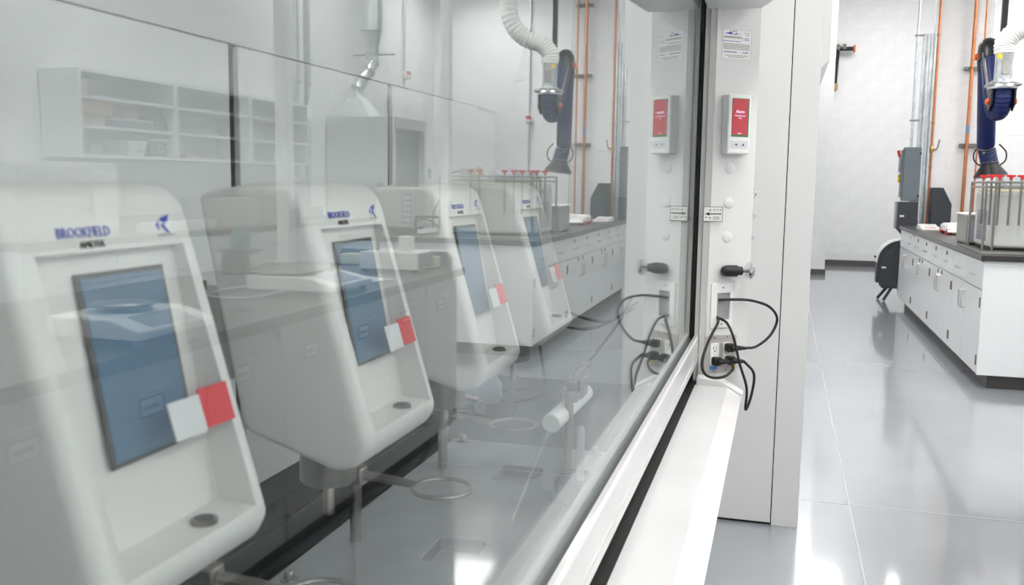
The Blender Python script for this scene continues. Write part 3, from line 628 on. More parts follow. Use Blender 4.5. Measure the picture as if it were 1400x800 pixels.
# on the wall bench
ov = thing('incubator', 'large beige lab oven on the wall bench under the shelf end', 'oven', (4.2, 4.80, 0.99))
MB().box(3.97,4.48,4.34,5.22,0.99,1.47).build('body', INSTB, ov, 0.008); d_ = MB().box(3.945,3.969,4.36,4.95,1.01,1.45).build('door', INSTB, ov, 0.006)
pull(d_, (3.945,4.90,1.17), (3.945,4.90,1.30), (-0.03,0,0)); MB().box(3.955,3.969,4.97,5.20,1.03,1.42).build('control_panel', PLW, ov, 0.004)
box_thing('carton', (4.06,4.44,6.55,7.10,0.99,1.22), INSTB, INSTB, 'large plain grey carton on the wall bench below the shelves', 'box')
box_thing('carton', (4.10,4.42,7.14,7.50,0.99,1.30), CARD, INSTB, 'tall tan carton on the wall bench next to the plain grey one', 'box')
single('white_rail', MB().box(4.05,4.14,5.60,6.45,0.99,1.05).box(4.06,4.13,5.62,6.43,1.05,1.06), PLW, 'low white plastic channel lying along the wall worktop', 'channel', bevel=0.004)
jb = thing('junction_box', 'small grey junction box on the wall between the galvanised channels', 'box', (4.50, 8.62, 1.10))
MB().box(4.46,4.523,8.50,8.76,1.10,1.38).build('box', GREYP, jb, 0.004); MB().lathe((4.458,8.62,1.24), [(0.012,0),(0.012,0.006)], 12, (1,0,0)).build('button', PLW, jb)

# ------------------------------------------------------------------ steel cabinet with canopy and duct
sc = thing('steel_cabinet', 'tall grey sheet-steel cabinet with dark opening under a canopy duct', 'cabinet', (4.1, 9.65, 0))
me = cut(MB().box(3.72,4.50,9.20,10.12,0.02,2.05), [MB().box(3.5,4.3,9.27,10.07,0.5,1.93)])
link('body', shift(me, ORIGIN[sc.name]), CABST, sc, 0.004)
MB().box(3.78,3.80,9.275,10.065,0.505,1.925).build('dark_panel', DGREY, sc)
for y in (9.26, 10.06):
    for x in (3.78, 4.44): MB().cyl((x,y,0),(x,y,0.02),0.03,seg=10).build('foot', RUBBER, sc)
cn = thing('canopy_duct', 'galvanised canopy and jointed exhaust duct rising from the steel cabinet', 'duct', (4.1, 9.62, 2.05))
MB().add([(4.04,9.30,2.05),(4.50,9.30,2.05),(4.50,9.74,2.05),(4.04,9.74,2.05),(4.21,9.44,2.27),(4.36,9.44,2.27),(4.36,9.59,2.27),(4.21,9.59,2.27)], [(0,3,2,1),(0,1,5,4),(1,2,6,5),(2,3,7,6),(3,0,4,7),(4,5,6,7)]).build('canopy', GALV, cn, 0.003)
dp = [V((4.285,9.515,2.26)), V((4.285,9.52,2.38)), V((4.25,9.56,2.48)), V((4.20,9.62,2.57)), V((4.175,9.66,2.67)), V((4.175,9.66,2.76))]
for i in range(5):
    a, b = dp[i], dp[i+1]; MB().tube([a, a.lerp(b,0.1), a.lerp(b,0.9), b], [0.077,0.072,0.072,0.077], 20).build('duct_segment', GALV, cn)
    MB().torus(b, 0.076, 0.006, (b-a)).build('duct_band', STEEL, cn)
MB().tube([(4.175,9.66,2.76),(4.175,9.66,2.86),(4.175,9.66,3.00)], [0.078,0.080,0.12], 22).build('reducer', GALV, cn)
MB().torus((4.175,9.66,3.00), 0.121, 0.007).build('duct_band', STEEL, cn)
MB().cyl((4.175,9.66,3.00), (4.175,9.66,5.0), 0.119, seg=24).build('riser', GALV, cn)
MB().box(3.90,4.40,9.65,9.67,2.74,2.755).build('damper_rod', STEEL, cn)

# ------------------------------------------------------------------ services on the walls
def vpipe(name, x, y, z0, z1, r, m, label, cat='pipe'): return single(name, MB().cyl((x,y,z0),(x,y,z1), r, seg=14), m, label, cat)
cp = thing('copper_pipe', 'thick bright copper pipe running up the back wall', 'pipe', (2.345, 12.42, 0.3))
MB().cyl((2.345,12.42,0.3),(2.345,12.42,5.0),0.021,seg=16).build('pipe', COPPER, cp); MB().cyl((2.345,12.42,2.03),(2.345,12.42,2.12),0.0218,seg=16).build('marking_band', BLUEL, cp)
vpipe('copper_pipe', 2.462, 12.42, 0.3, 5.0, 0.011, COPPER, 'thin copper pipe beside the thick copper pipe on the back wall')
vpipe('conduit', 2.555, 12.45, 0.3, 5.0, 0.007, GALV, 'very thin grey conduit on the back wall next to the thin copper pipe', 'conduit')
for z, l in ((3.71, 'steel strut holding the copper pipes, the topmost one'), (2.795, 'steel strut holding the copper pipes, the middle one'), (1.885, 'steel strut holding the copper pipes, the lowest one')):
    t = thing('pipe_strut', l, 'bracket', (2.38, 12.46, z-0.025), 'pipe struts on the back wall')
    MB().box(2.27,2.50,12.45,12.494,z-0.022,z+0.022).build('channel', mat('strut_dark', (0.22,0.21,0.20), 0.4, 0.6), t, 0.002)
    for x, r in ((2.345,0.026),(2.462,0.016)): MB().torus((x,12.42,z), r, 0.005).build('pipe_clamp', STEEL, t)
cv = thing('copper_pipe', 'copper pipe with a brass shut-off valve next to the galvanised channel', 'pipe', (1.955,12.40,0.3))
MB().cyl((1.955,12.40,0.3),(1.955,12.40,5.0),0.015,seg=14).build('pipe', COPPER, cv)
vl = MB().lathe((1.955,12.40,1.79), [(0.018,0),(0.027,0.02),(0.027,0.06),(0.018,0.08)], 12).cyl((1.955,12.40,1.83),(2.005,12.38,1.83),0.014).build('valve', BRASS, cv)
MB().tube([(2.005,12.38,1.83),(2.02,12.375,1.86),(2.035,12.37,1.95)], 0.008, 8).build('lever', STEEL, vl)
for z in (1.62, 2.15, 3.19): MB().box(1.935,1.975,12.40,12.43,z-0.012,z+0.012).build('pipe_clip', STEEL, cv)
st = thing('strut_channel', 'wide upright galvanised strut channels at the wall corner', 'channel', (1.85,12.42,0))
for x in (1.79, 1.868): 
    me = cut(MB().box(x,x+0.062,12.38,12.46,0,3.21), [MB().box(x+0.02,x+0.042,12.3,12.44,-0.1,3.4)]); link('channel', shift(me, ORIGIN[st.name]), GALV, st, 0.002)
cdt = thing('conduit', 'bright galvanised conduit dropping into the grey switch box', 'conduit', (1.724,12.40,1.85))
MB().cyl((1.724,12.40,1.857),(1.724,12.40,5.0),0.016,seg=12).build('tube', GALV, cdt)
for z in (2.18, 3.19): MB().box(1.69,1.80,12.38,12.42,z-0.01,z+0.01).build('clip', STEEL, cdt)
sb = thing('switch_box', 'grey disconnect switch box with side lever and yellow tag on strut channel', 'switch box', (1.72,12.3,1.2))
MB().box(1.635,1.825,12.22,12.379,1.207,1.853).build('box', BOXG, sb, 0.006); MB().box(1.612,1.636,12.235,12.37,1.25,1.82).build('cover', BOXG, sb, 0.004)
MB().box(1.585,1.612,12.27,12.33,1.55,1.72).build('lever_base', GREYP, sb, 0.01)
lv = MB().tube([(1.60,12.30,1.70),(1.575,12.28,1.80)], 0.014, 8).build('lever', GREYP, sb); MB().tube([(1.588,12.29,1.745),(1.570,12.278,1.815)], [0.0165,0.0165], 8).build('grip', RED, lv)
MB().box(1.585,1.611,12.30,12.312,1.43,1.53).build('yellow_tag', YEL, sb, 0.003)
for z in (1.505, 1.45): MB().box(1.596,1.608,12.2985,12.300,z-0.01,z+0.01).build('tag_symbol', INKK, sb)
for z in (1.27, 1.78): MB().lathe((1.815,12.219,z), [(0.012,0),(0.012,0.006)], 10, (0,-1,0)).build('screw', BLKP, sb)
MB().cyl((1.74,12.30,0.85),(1.74,12.30,1.207),0.022,seg=12).build('conduit_stub', GALV, sb)
MB().tube(curve_pts([(1.755,12.30,1.2),(1.77,12.30,1.1),(1.82,12.30,1.0),(1.84,12.30,0.85)],5), 0.016, 10).build('flexible_conduit', GREYP, sb)
# dark drum machine behind the island
dm = thing('drum_machine', 'dark grey machine with a round drum on splayed legs behind the island', 'machine', (1.8,12.1,0))
MB().prism([(1.95,0.60),(1.95,1.375),(2.06,1.375),(2.16,1.18),(2.16,0.60)], 'y', 12.0, 12.30).build('side_housing', MACH, dm, 0.004)
MB().box(1.575,1.80,12.02,12.20,0.87,1.20).build('upper_housing', MACH, dm, 0.004)
MB().box(1.555,1.575,12.03,12.19,0.88,1.20).build('edge_plate', STEEL, dm, 0.002)
MB().prism([(1.575,0.88),(1.66,0.88),(1.66,0.78)], 'y', 12.05, 12.17).build('chute', MACH, dm, 0.003)
arc = [(1.65+0.27*math.cos(a), 0.47+0.27*math.sin(a)) for a in [PI*0.5+PI*0.5*k/10 for k in range(11)]]
MB().prism([(1.65,0.22)]+[(1.95,0.22),(1.95,0.74)]+arc+[(1.38,0.22)], 'y', 12.02, 12.22).build('drum', MACH, dm, 0.004)
arc2 = [(1.65+0.285*math.cos(a), 0.47+0.285*math.sin(a)) for a in [PI*0.5+PI*0.5*k/10 for k in range(11)]]
MB().prism(arc2+[(p[0]*1,p[1]) for p in arc[::-1]], 'y', 12.0, 12.24).build('drum_rim', PLW, dm)
MB().prism([(1.41,0.50),(1.62,0.72),(1.70,0.72),(1.70,0.20),(1.41,0.20)], 'y', 11.98, 12.02).build('guard_plate', MACH, dm, 0.003)
MB().box(1.44,1.95,11.97,12.25,0.16,0.22).build('tray', MACH, dm, 0.004)
for x0_, x1_ in ((1.62,1.47),(1.50,1.42)):
    MB().tube([(x0_+0.06,12.0 if x0_ > 1.55 else 12.2,0.40 if x0_ > 1.55 else 0.2),(x1_,12.0 if x0_ > 1.55 else 12.2,0.01)], 0.018, 4).build('leg', MACH, dm)
MB().box(1.85,1.89,12.0,12.2,0.0,0.2).build('leg', MACH, dm)
for (x, z) in ((1.43,0.40),(1.60,1.02)): MB().box(x,x+0.05,11.976 if z < 0.6 else 12.016,11.98 if z < 0.6 else 12.02,z,z+0.022).build('label', PLW, dm)
MB().lathe((1.37,12.1,0.53), [(0.012,0),(0.016,0.02)], 10, (-1,0,0)).build('knob', BLKP, dm)
# sirens, plates, conduits
def siren(x, y, z, d, label):
    d = V(d); t = thing('alarm_beacon', label, 'beacon', (x,y,z-0.06)); p = V((x,y,z))
    MB().lathe(p, [(0.055,0),(0.055,0.05),(0.03,0.055)], 16, d).build('back_box', PLW, t)
    q = p+d*0.06
    MB().lathe(q+V((0,0,-0.045)), [(0.03,0),(0.045,0.015),(0.045,0.05)], 16).build('horn', PLW, t)
    MB().lathe(q+V((0,0,0.005)), [(0.036,0),(0.036,0.04),(0.025,0.05)], 16).build('red_lens', RED, t)
siren(XW-0.006, 11.40, 2.72, (-1,0,0), 'red-topped alarm beacon on the block wall near the duct')
siren(3.13, YB-0.006, 2.22, (0,-1,0), 'red-topped alarm beacon on the back wall on its conduit')
vpipe('conduit', 4.50, 11.36, 2.78, 5.0, 0.013, GALV, 'galvanised conduit feeding the beacon near the duct', 'conduit')
vpipe('conduit', 3.13, 12.47, 1.0, 5.0, 0.012, GALV, 'galvanised conduit running past the beacon on the back wall', 'conduit')
for y, l in ((8.54, 'galvanised wall channel next to the shelf end'), (8.76, 'galvanised wall channel on the canopy duct side')):
    t = thing('wall_channel', l, 'channel', (4.49,y,0.99)); MB().box(4.465,4.523,y-0.03,y+0.03,1.40,5.0).build('channel', GALV, t, 0.002); MB().box(4.455,4.466,y-0.045,y+0.045,2.33,2.36).build('clip', STEEL, t)
t = thing('wall_trunking', 'white trunking between the two galvanised wall channels', 'trunking', (4.5,8.65,1.4)); MB().box(4.49,4.523,8.60,8.70,1.40,5.0).build('cover', PLW, t, 0.002)
carton('card_reader', (4.50,4.523,12.27,12.34,1.40,1.54), GREYP, 'small grey card reader beside the door', 'card reader')
carton('wall_plate', (3.25,3.40,12.485,12.494,2.74,2.84), PLW, 'blank white plate on the back wall above the beacon', 'plate')
# bench service poles
def pole(x, y, w, label):
    t = thing('service_pole', label, 'pole', (x,y,0.93)); MB().box(x-w,x+w,y-w,y+w,0.936,5.0).build('column', PLW, t, 0.004); MB().box(x-w-0.012,x+w+0.012,y-w-0.012,y+w+0.012,0.931,0.945).build('foot_plate', PLW, t, 0.002)
    o = MB().box(x-w-0.004,x-w,y-0.025,y+0.025,1.10,1.22).build('outlet_cover', GREYP, t, 0.002)
pole(2.35, 4.55, 0.036, 'white square service pole rising from the bench with the balances')
pole(2.34, 7.05, 0.036, 'white square service pole rising from the island worktop')
# sprinkler branch on the far wall
sp = thing('sprinkler_pipe', 'black capped test pipe with a drop leg high on the far wall', 'pipe', (1.05,16.95,2.96))
MB().cyl((0.86,16.95,3.67),(1.27,16.95,3.665),0.035).build('pipe', RUBBER, sp); MB().cyl((1.27,16.95,3.665),(1.30,16.95,3.665),0.062).build('end_cap', ORANGE, sp)
MB().cyl((1.03,16.95,3.66),(1.01,16.95,3.10),0.028).build('drop_leg', RUBBER, sp); MB().lathe((1.01,16.95,2.96), [(0.01,0),(0.045,0.04),(0.045,0.12),(0.03,0.13)], 12).build('nozzle', BRASS, sp)
MB().cyl((1.01,16.95,3.66),(1.06,16.95,3.72),0.05).cyl((1.1,16.95,3.69),(1.16,16.95,3.7),0.05).build('coupling', mat('strut_dark', (0.22,0.21,0.20), .4, .6), sp); MB().cyl((1.10,16.95,3.67),(1.10,17.09,3.67),0.02).build('wall_hanger', STEEL, sp)

# ------------------------------------------------------------------ extraction arm over the island
ea = thing('extraction_arm', 'navy jointed fume extraction arm with a white hose hung over the island', 'extraction arm', (2.3,10.0,1.5))
MB().box(2.17,2.22,10.02,10.07,2.72,5.0).build('ceiling_pole', BLKP, ea, 0.003)
C0 = V((2.13,9.57,0))
hp = curve_pts([C0+V((0,0,2.60)), C0+V((0.0,0,2.70)), C0+V((0.09,-0.01,2.80)), C0+V((0.26,-0.03,2.86)), C0+V((0.40,-0.05,3.02)), C0+V((0.45,-0.05,3.30)), C0+V((0.45,-0.05,3.8)), C0+V((0.45,-0.05,5.0))], 14)
hpd = []; hr = []
acc = 0
for i in range(len(hp)-1):
    n = max(1, int((hp[i+1]-hp[i]).length/0.0125))
    for k in range(n): hpd.append(hp[i].lerp(hp[i+1], k/n)); hr.append(0.092 if (acc % 3) < 2 else 0.083); acc += 1
MB().tube(hpd, hr, 18).build('white_hose', HOSE, ea)
MB().lathe(C0+V((0,0,2.33)), [(0.10,0),(0.10,0.02),(0.078,0.03),(0.078,0.27),(0.083,0.28)], 22).build('damper', GALV, ea)
MB().box(2.06,2.075,9.53,9.56,2.42,2.54).box(2.10,2.16,9.48,9.495,2.40,2.52).build('damper_lever', STEEL, ea, 0.003)
MB(frame((2.03,9.50,2.545),(1,0,0),(0,0,1))).box(0.03,0.075,0,0.045,-0.005,0.0).build('warning_label', YEL, ea)
MB().box(2.00,2.27,9.47,9.70,2.30,2.335).build('turntable', STEEL, ea, 0.01); MB().lathe(C0+V((0,0,2.28)), [(0.125,0),(0.13,0.02),(0.12,0.04)], 24).build('bearing', GALV, ea)
for x in (2.035, 2.228): MB().prism([(9.50,2.30),(9.66,2.30),(9.68,2.14),(9.60,2.08),(9.50,2.14)], 'x', x-0.008, x+0.008).build('fork', BLKP, ea, 0.004)
for x, d in ((2.026,(-1,0,0)), (2.237,(1,0,0))): MB().lathe((x,9.59,2.17), [(0.03,0),(0.03,0.018),(0.02,0.025)], 14, d).build('knob', ORANGE, ea)
fe = curve_pts([C0+V((0,0,2.31)), C0+V((0,0.0,2.20)), C0+V((0,0.06,2.10)), C0+V((-0.01,0.16,2.10)), C0+V((-0.02,0.24,2.20)), C0+V((-0.03,0.28,2.30))], 8)
MB().tube(fe, [0.088 if i % 2 else 0.081 for i in range(len(fe))], 18).build('lower_elbow', NAVY, ea)
J1 = V((2.09,10.07,2.66))
MB().tube([C0+V((-0.03,0.28,2.30)), J1], 0.08, 18).build('inner_tube', NAVY, ea)
MB().tube([V((2.05,9.64,2.15)), V((2.02,9.98,2.66))], 0.013, 10).build('gas_strut', STEEL, ea)
ue = curve_pts([J1-V((0,0.03,0.06)), J1+V((0,0.02,0.05)), J1+V((0.015,0.14,0.07)), J1+V((0.03,0.24,-0.02)), J1+V((0.045,0.28,-0.12))], 7)
MB().tube(ue, 0.092, 18).build('top_elbow', BLKP, ea)
MB().lathe((2.0,10.12,2.64), [(0.032,0),(0.032,0.025),(0.02,0.03)], 14, (-1,0,0)).build('knob', ORANGE, ea)
A1, A2 = J1+V((0.045,0.28,-0.10)), V((2.27,10.88,1.82))
MB().tube([A1, A2], 0.088, 20).build('outer_tube', NAVY, ea); MB().torus(A2, 0.09, 0.006, A2-A1).build('tube_band', STEEL, ea)
A3 = V((2.33,10.95,1.64))
fl2 = curve_pts([A2, A2.lerp(A3,0.5)+V((0,0,0)), A3], 9); MB().tube(fl2, [0.088 if i % 2 else 0.081 for i in range(len(fl2))], 18).build('end_sleeve', NAVY, ea)
HD = V((0.12,-0.10,-1)).normalized()
MB().lathe(A3, [(0.083,-0.01),(0.088,0.02),(0.16,0.12),(0.165,0.14),(0.15,0.142)], 26, HD).build('hood_cone', BLKP, ea); MB().torus(A3, 0.088, 0.007, HD).build('cone_band', STEEL, ea)
for s_ in (-1, 1): MB().tube(curve_pts([A3+V((s_*0.09,0,-0.03)), A3+V((s_*0.15,0,0.03)), A3+V((s_*0.15,0,0.12)), A3+V((s_*0.08,0,0.2))],6), 0.008, 8).build('grab_handle', BLKP, ea)
MB().lathe(A2+V((-0.03,-0.085,-0.08)), [(0.014,0),(0.01,0.012)], 10, (0,-1,0)).build('damper_knob', STEEL, ea)

# ------------------------------------------------------------------ on the island: bath, rod rack, scale, instruments
bt = thing('water_bath', 'big pale grey bath with louvred side standing in the rod rack', 'bath', (1.95,7.6,0.95))
MB().box(1.69,2.45,7.40,7.98,0.955,1.355).build('tank', mat('bath_grey', (0.55,0.57,0.56), 0.35, noise=(2,0.03)), bt, 0.02, 3)
MB().box(1.70,2.44,7.41,7.97,1.355,1.375).build('rim', CREAM, bt, 0.003)
for k in range(14): MB().box(1.686,1.691,7.52,7.86,1.00+k*0.016,1.007+k*0.016).build('louvre', VENTD, bt)
for k in range(9): MB().box(1.84+k*0,1.845,7.396,7.401,1.02,1.03)
MB().box(1.685,1.691,7.60,7.64,1.29,1.32).build('badge', DGREY, bt)
MB().box(1.70,2.44,7.42,7.96,0.931,0.955).build('plinth', RUBBER, bt)
ct = thing('bath_controller', 'slate grey control unit lying on the bath rim', 'controller', (2.0,7.72,1.376))
MB().prism([(7.56,1.376),(7.56,1.41),(7.66,1.478),(7.90,1.478),(7.90,1.376)], 'x', 1.80, 2.16).build('case', GREYP, ct, 0.005); MB().box(1.83,2.13,7.565,7.57,1.382,1.405).build('panel', BLUEP, ct)
gb = thing('pump_box', 'plain light grey pump box on the far corner of the bath rim', 'pump', (2.38,7.7,1.376)); MB().box(2.28,2.42,7.60,7.80,1.376,1.49).build('case', mat('pump_grey', (0.5,0.5,0.49), .5), gb, 0.004)
MB().tube(curve_pts([(2.42,7.7,1.45),(2.50,7.70,1.46),(2.56,7.68,1.40),(2.53,7.66,1.32),(2.58,7.6,1.25),(2.62,7.5,1.1),(2.60,7.45,0.94)],6), 0.006, 8).build('hose', RUBBER, gb)
yh = thing('carry_handle', 'pale yellow loop handle leaning on the pump box', 'handle', (2.22,7.58,1.376)); MB(frame((2.22,7.56,1.44),(0.8,0,-0.5),(0.4,0,0.9))).prism(rrect(0.06,0.13,0.028,5), 'z', -0.008, 0.008)
me = cut(MB(frame((2.22,7.57,1.44),(0.9,0,-0.4),(0.4,0,0.9))).prism(rrect(0.07,0.14,0.03,5),'z',-0.009,0.009), [MB(frame((2.22,7.57,1.44),(0.9,0,-0.4),(0.4,0,0.9))).prism(rrect(0.035,0.10,0.015,5),'z',-0.05,0.05)])
link('loop', shift(me, ORIGIN[yh.name]), PALEY, yh, 0.003)
rk = thing('rod_rack', 'steel tube rack framing the bath on the island', 'rack', (2.0,7.4,0.93))
RZ = 1.425
posts = [(1.635,7.33),(1.655,7.98),(1.70,7.34),(2.50,7.34),(2.50,7.98)]
for (x,y) in posts: MB().cyl((x,y,0.94),(x,y,RZ),0.0085,seg=10).build('post', STEEL, rk)
for a, b in (((1.635,7.33),(2.50,7.33)),((1.645,7.33),(1.655,7.98)),((1.655,7.98),(2.50,7.98)),((2.50,7.33),(2.50,7.98))):
    for z in (RZ, RZ-0.035): MB().cyl((*a,z),(*b,z),0.0075,seg=10).build('rail', STEEL, rk)
MB().box(1.585,2.28,7.03,7.36,0.931,0.940).build('base_plate', STEEL, rk, 0.002); MB().box(1.60,1.66,7.36,8.10,0.931,0.940).build('base_bar', STEEL, rk, 0.002)
for i, (x, y) in enumerate(((1.672,7.36),(1.725,7.365),(1.795,7.36),(1.865,7.36),(1.945,7.36),(2.16,7.36),(1.668,7.62),(2.24,7.36))):
    t = thing('stir_rod', 'steel rod with a red T-shaped grip hanging in the rack', 'rod', (x,y,1.12), 'red-handled rods in the rack')
    MB().cyl((x,y,1.12),(x,y,1.46),0.008,seg=8).build('rod', STEEL, t); MB().box(x-0.028,x+0.028,y-0.008,y+0.008,1.462,1.478).box(x-0.011,x+0.011,y-0.008,y+0.008,1.445,1.463).build('grip', RED, t, 0.003)
b2 = thing('small_bath', 'small grey-beige box with a darker glass side behind the bath', 'box', (1.72,8.35,0.93)); MB().box(1.66,1.95,8.12,8.55,0.945,1.165).build('body', mat('bath_beige', (0.30,0.30,0.28), .45), b2, 0.004); MB().box(1.68,1.93,8.112,8.12,0.96,1.12).build('window', GREYP, b2); MB().box(1.67,1.94,8.13,8.54,0.931,0.945).build('plinth', RUBBER, b2); MB().box(1.65,1.96,8.11,8.56,1.165,1.178).build('lid', PLW, b2, 0.003)
ws = thing('bench_scale', 'white flat bench scale with red corner feet on the island', 'scale', (1.93,9.95,0.93))
MB().box(1.78,2.12,9.80,10.20,0.952,1.02).build('case', PLW, ws, 0.015,3); MB().prism([(9.80,0.952),(9.70,0.952),(9.70,0.962),(9.80,0.995)], 'x', 1.78, 2.12).build('display_wedge', PLW, ws, 0.004)
for x in (1.80, 2.09):
    for y in (9.78, 10.18): MB().cyl((x,y,0.931),(x,y,0.985),0.026,seg=12).build('foot', RED, ws)
MB().box(1.80,2.10,9.82,10.18,1.021,1.030).build('pan', PAPER, ws, 0.003)
kb = thing('display_unit', 'slim white display unit beside the bench scale', 'display', (1.72,10.9,0.93)); MB().prism([(10.55,0.931),(10.95,0.931),(10.95,0.975),(10.90,0.985),(10.55,0.948)], 'x', 1.66, 1.84).build('case', PLW, kb, 0.004); MB().box(1.70,1.80,10.60,10.64,0.9535,0.958).build('red_key', RED, kb)
bx = thing('tester', 'beige benchtop tester with a vertical key panel on the island', 'instrument', (3.05,7.75,0.93))
MB().box(2.82,3.18,7.55,7.85,0.965,1.32).build('case', INSTB, bx, 0.02,3); pn = MB().box(2.838,2.93,7.544,7.55,1.01,1.27).build('key_panel', GREYP, bx, 0.002)
for k in range(5): MB().box(2.85,2.918,7.541,7.544,1.025+k*0.048,1.055+k*0.048).build('key', PLW, pn)
for x in (2.86,3.14): 
    for y in (7.58,7.82): MB().cyl((x,y,0.931),(x,y,0.965),0.015,seg=10).build('foot', ORANGE if (x<3 and y<7.7) else RUBBER, bx)
MB().cyl((3.16,7.6,1.32),(3.16,7.6,1.36),0.03).build('knob', DGREY, bx)
ps = thing('power_strip', 'white power strip with black cords on the island worktop', 'power strip', (2.55,7.25,0.93)); MB(frame((2.55,7.22,0.962),(-0.95,-0.25,0.12),(0.05,0.2,1))).box(-0.10,0.10,-0.018,0.022,-0.03,0.03).build('case', PLW, ps, 0.004)
MB(frame((2.55,7.19,0.965),(-0.95,-0.25,0.12),(0.05,0.2,1))).box(-0.085,0.085,-0.004,0.008,0.0,0.002).build('socket_row', DGREY, ps)
MB().tube(curve_pts([(2.64,7.25,0.96),(2.70,7.27,1.02),(2.64,7.30,1.06),(2.56,7.32,1.04),(2.52,7.35,0.99)],6), 0.006, 6).build('cord', RUBBER, ps)
hb = single('steel_tray_rail', MB().tube(curve_pts([(2.75,7.42,0.937),(2.75,7.42,1.05),(2.72,7.42,1.075),(2.50,7.42,1.075),(2.46,7.42,1.05),(2.46,7.42,0.937)],6), 0.011, 8), RUBBER, 'dark bent tube frame standing behind the power strip', 'frame')

# ------------------------------------------------------------------ on the bench with the balances
def balance(x, y, w, d, label, round_pan, rz=0.0):
    t = thing('balance', label, 'balance', (x,y,0.93))
    def B(): return MB(Matrix.Translation((x,y,0.93)) @ Matrix.Rotation(rz,4,'Z'))
    B().prism([(-d/2,0.02),(-d/2,0.045),(-d*0.15,0.075),(d/2,0.075),(d/2,0.02)], 'y', -w/2, w/2).build('case', PLW, t, 0.006,3)
    B().prism([(-d*0.46,0.0505),(-d*0.2,0.0735),(-d*0.2,0.0725),(-d*0.46,0.0495)], 'y', -w*0.3, w*0.3).build('display', GREYP, t)
    if round_pan:
        B().lathe((d*0.12,0,0.076), [(0.02,0),(0.02,0.012),(0.088,0.014),(0.09,0.02),(0.086,0.022)], 28).build('pan', STEEL, t)
    else:
        B().box(-d*0.12,d*0.48,-w*0.48,w*0.48,0.085,0.092).build('pan', STEEL, t, 0.003); B().box(-0.02,d*0.3,-w*0.2,w*0.2,0.075,0.085).build('pan_support', BLKP, t)
    for sx in (-1,1):
        for sy in (-1,1): B().cyl((sx*d*0.42,sy*w*0.42,0.001),(sx*d*0.42,sy*w*0.42,0.02),0.014,seg=10).build('foot', GREYP, t)
    return t
balance(1.53, 2.25, 0.34, 0.30, 'white balance with a round steel pan on the bench opposite', True)
b_ = balance(1.59, 3.42, 0.36, 0.38, 'white platform balance with a square pan and a white cord', False)
MB().tube(curve_pts([(1.78,3.28,0.96),(1.85,3.18,0.95),(1.86,3.10,0.937),(1.76,3.06,0.937),(1.66,3.12,0.937),(1.60,3.235,0.955)],6), 0.0045, 6).build('cord', PLW, b_)
ms = thing('flask_stirrer', 'teal flask sitting on a black stirrer box with four knobs', 'stirrer', (2.26,3.96,0.93))
MB().box(2.20,2.33,3.90,4.03,0.931,1.035).build('body', BLKP, ms, 0.005); fp_ = MB().box(2.195,2.20,3.94,4.027,0.955,1.025).build('front_plate', INSTB, ms)
for yy in (3.963,4.004):
    for zz in (0.974,1.006): MB().lathe((2.195,yy,zz), [(0.012,0),(0.010,0.010)], 12, (-1,0,0)).build('knob', PLW, fp_)
MB().box(2.18,2.35,3.88,4.05,1.035,1.041).build('top_plate', BLKP, ms, 0.002)
MB().lathe((2.265,3.965,1.041), [(0.032,0),(0.044,0.012),(0.048,0.045),(0.046,0.075),(0.032,0.092),(0.02,0.095)], 24).build('flask', TEAL, ms); MB().cyl((2.28,3.95,1.13),(2.32,3.90,1.155),0.004).build('probe', ORANGE, ms)
wbx = thing('stirrer_box', 'white instrument box with a dark front and a small cylinder on top', 'instrument', (1.62,4.40,0.93))
MB().box(1.47,1.78,4.27,4.50,0.942,1.03).build('case', PLW, wbx, 0.006); MB().box(1.464,1.47,4.285,4.485,0.95,1.022).build('front', DGREY, wbx); MB().lathe((1.57,4.38,1.03), [(0.04,0),(0.04,0.07),(0.035,0.075)], 20).build('cylinder', PLW, wbx)
MB().lathe((1.72,4.36,1.03), [(0.012,0),(0.012,0.06),(0.02,0.065),(0.024,0.13)], 14).build('spindle', BLKP, wbx)
for x in (1.49,1.76):
    for y in (4.29,4.48): MB().cyl((x,y,0.931),(x,y,0.942),0.014,seg=8).build('foot', RUBBER, wbx)
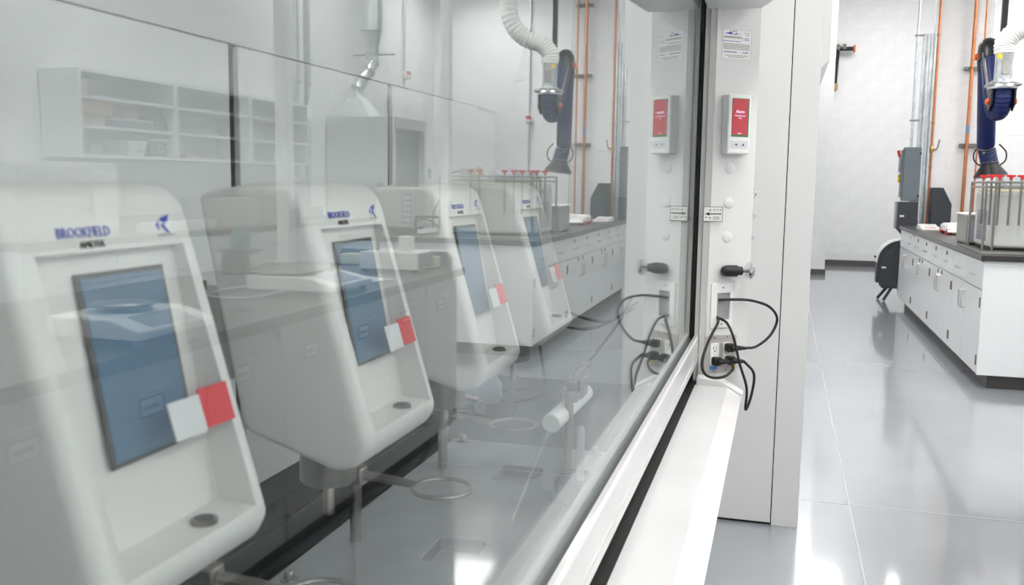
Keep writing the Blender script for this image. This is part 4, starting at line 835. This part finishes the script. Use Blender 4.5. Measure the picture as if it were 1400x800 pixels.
yt = thing('sample_tray', 'black-rimmed tray with pale yellow foam at the bench end', 'tray', (1.75,4.56,0.93))
MB().box(1.45,2.05,4.51,4.64,0.931,0.936).build('base', RUBBER, yt); MB().prism([(1.42,0.931),(1.42,0.985),(1.45,1.01),(2.06,1.01),(2.08,0.98),(2.08,0.931)], 'y', 4.643, 4.65).build('rim', RUBBER, yt); MB().box(1.48,2.02,4.53,4.635,0.936,0.99).build('foam', PALEY, yt, 0.006)
single('yellow_mat', MB().prism(rrect(0.32,0.30,0.05,5,2.02,4.12), 'z', 0.931, 0.945), PALEY, 'pale yellow mat lying between the flask stirrer and white box', 'mat')
for (x,y,r,l) in ((1.60,3.85,0.3,'loose white sheet beside the platform balance'),(1.86,3.72,-0.5,'loose white sheet behind the platform balance')):
    single('paper_sheet', MB(Matrix.Translation((x,y,0.931)) @ Matrix.Rotation(r,4,'Z')).box(-0.11,0.11,-0.15,0.15,0,0.0012), PAPER, l, 'paper')
so = thing('socket_block', 'grey bench socket block with four round sockets near the round-pan balance', 'outlet', (1.95,1.75,0.93)); MB().box(1.90,2.02,1.62,1.90,0.931,1.10).build('block', GREYP, so, 0.005)
for yy in (1.71,1.81):
    for zz in (0.985,1.05): MB().lathe((1.90,yy,zz), [(0.024,0),(0.024,0.005),(0.019,0.006)], 16, (-1,0,0)).build('socket', PLW, so)
single('mains_lead', MB().tube(curve_pts([(1.90,1.81,0.985),(1.86,1.85,0.97),(1.80,1.95,0.94),(1.72,1.90,0.937),(1.62,1.80,0.937),(1.55,1.65,0.937),(1.62,1.50,0.937),(1.75,1.55,0.937)],7), 0.0045, 6), PLW, 'white cord lying on the bench by the socket block', 'cord')
bc = thing('blue_cross_box', 'low pale box with a blue tape cross on the bench opposite', 'box', (2.2,1.75,0.93)); MB().box(2.08,2.36,1.50,2.0,0.931,1.13).build('box', INSTB, bc, 0.005)
for s_ in (-1,1): MB(frame((2.0795,1.78,1.075),(0,0.8,0.5*s_),(0,-0.5*s_,0.8))).box(-0.05,0.05,-0.008,0.008,-0.001,0.001).build('tape', BLUEL, bc)
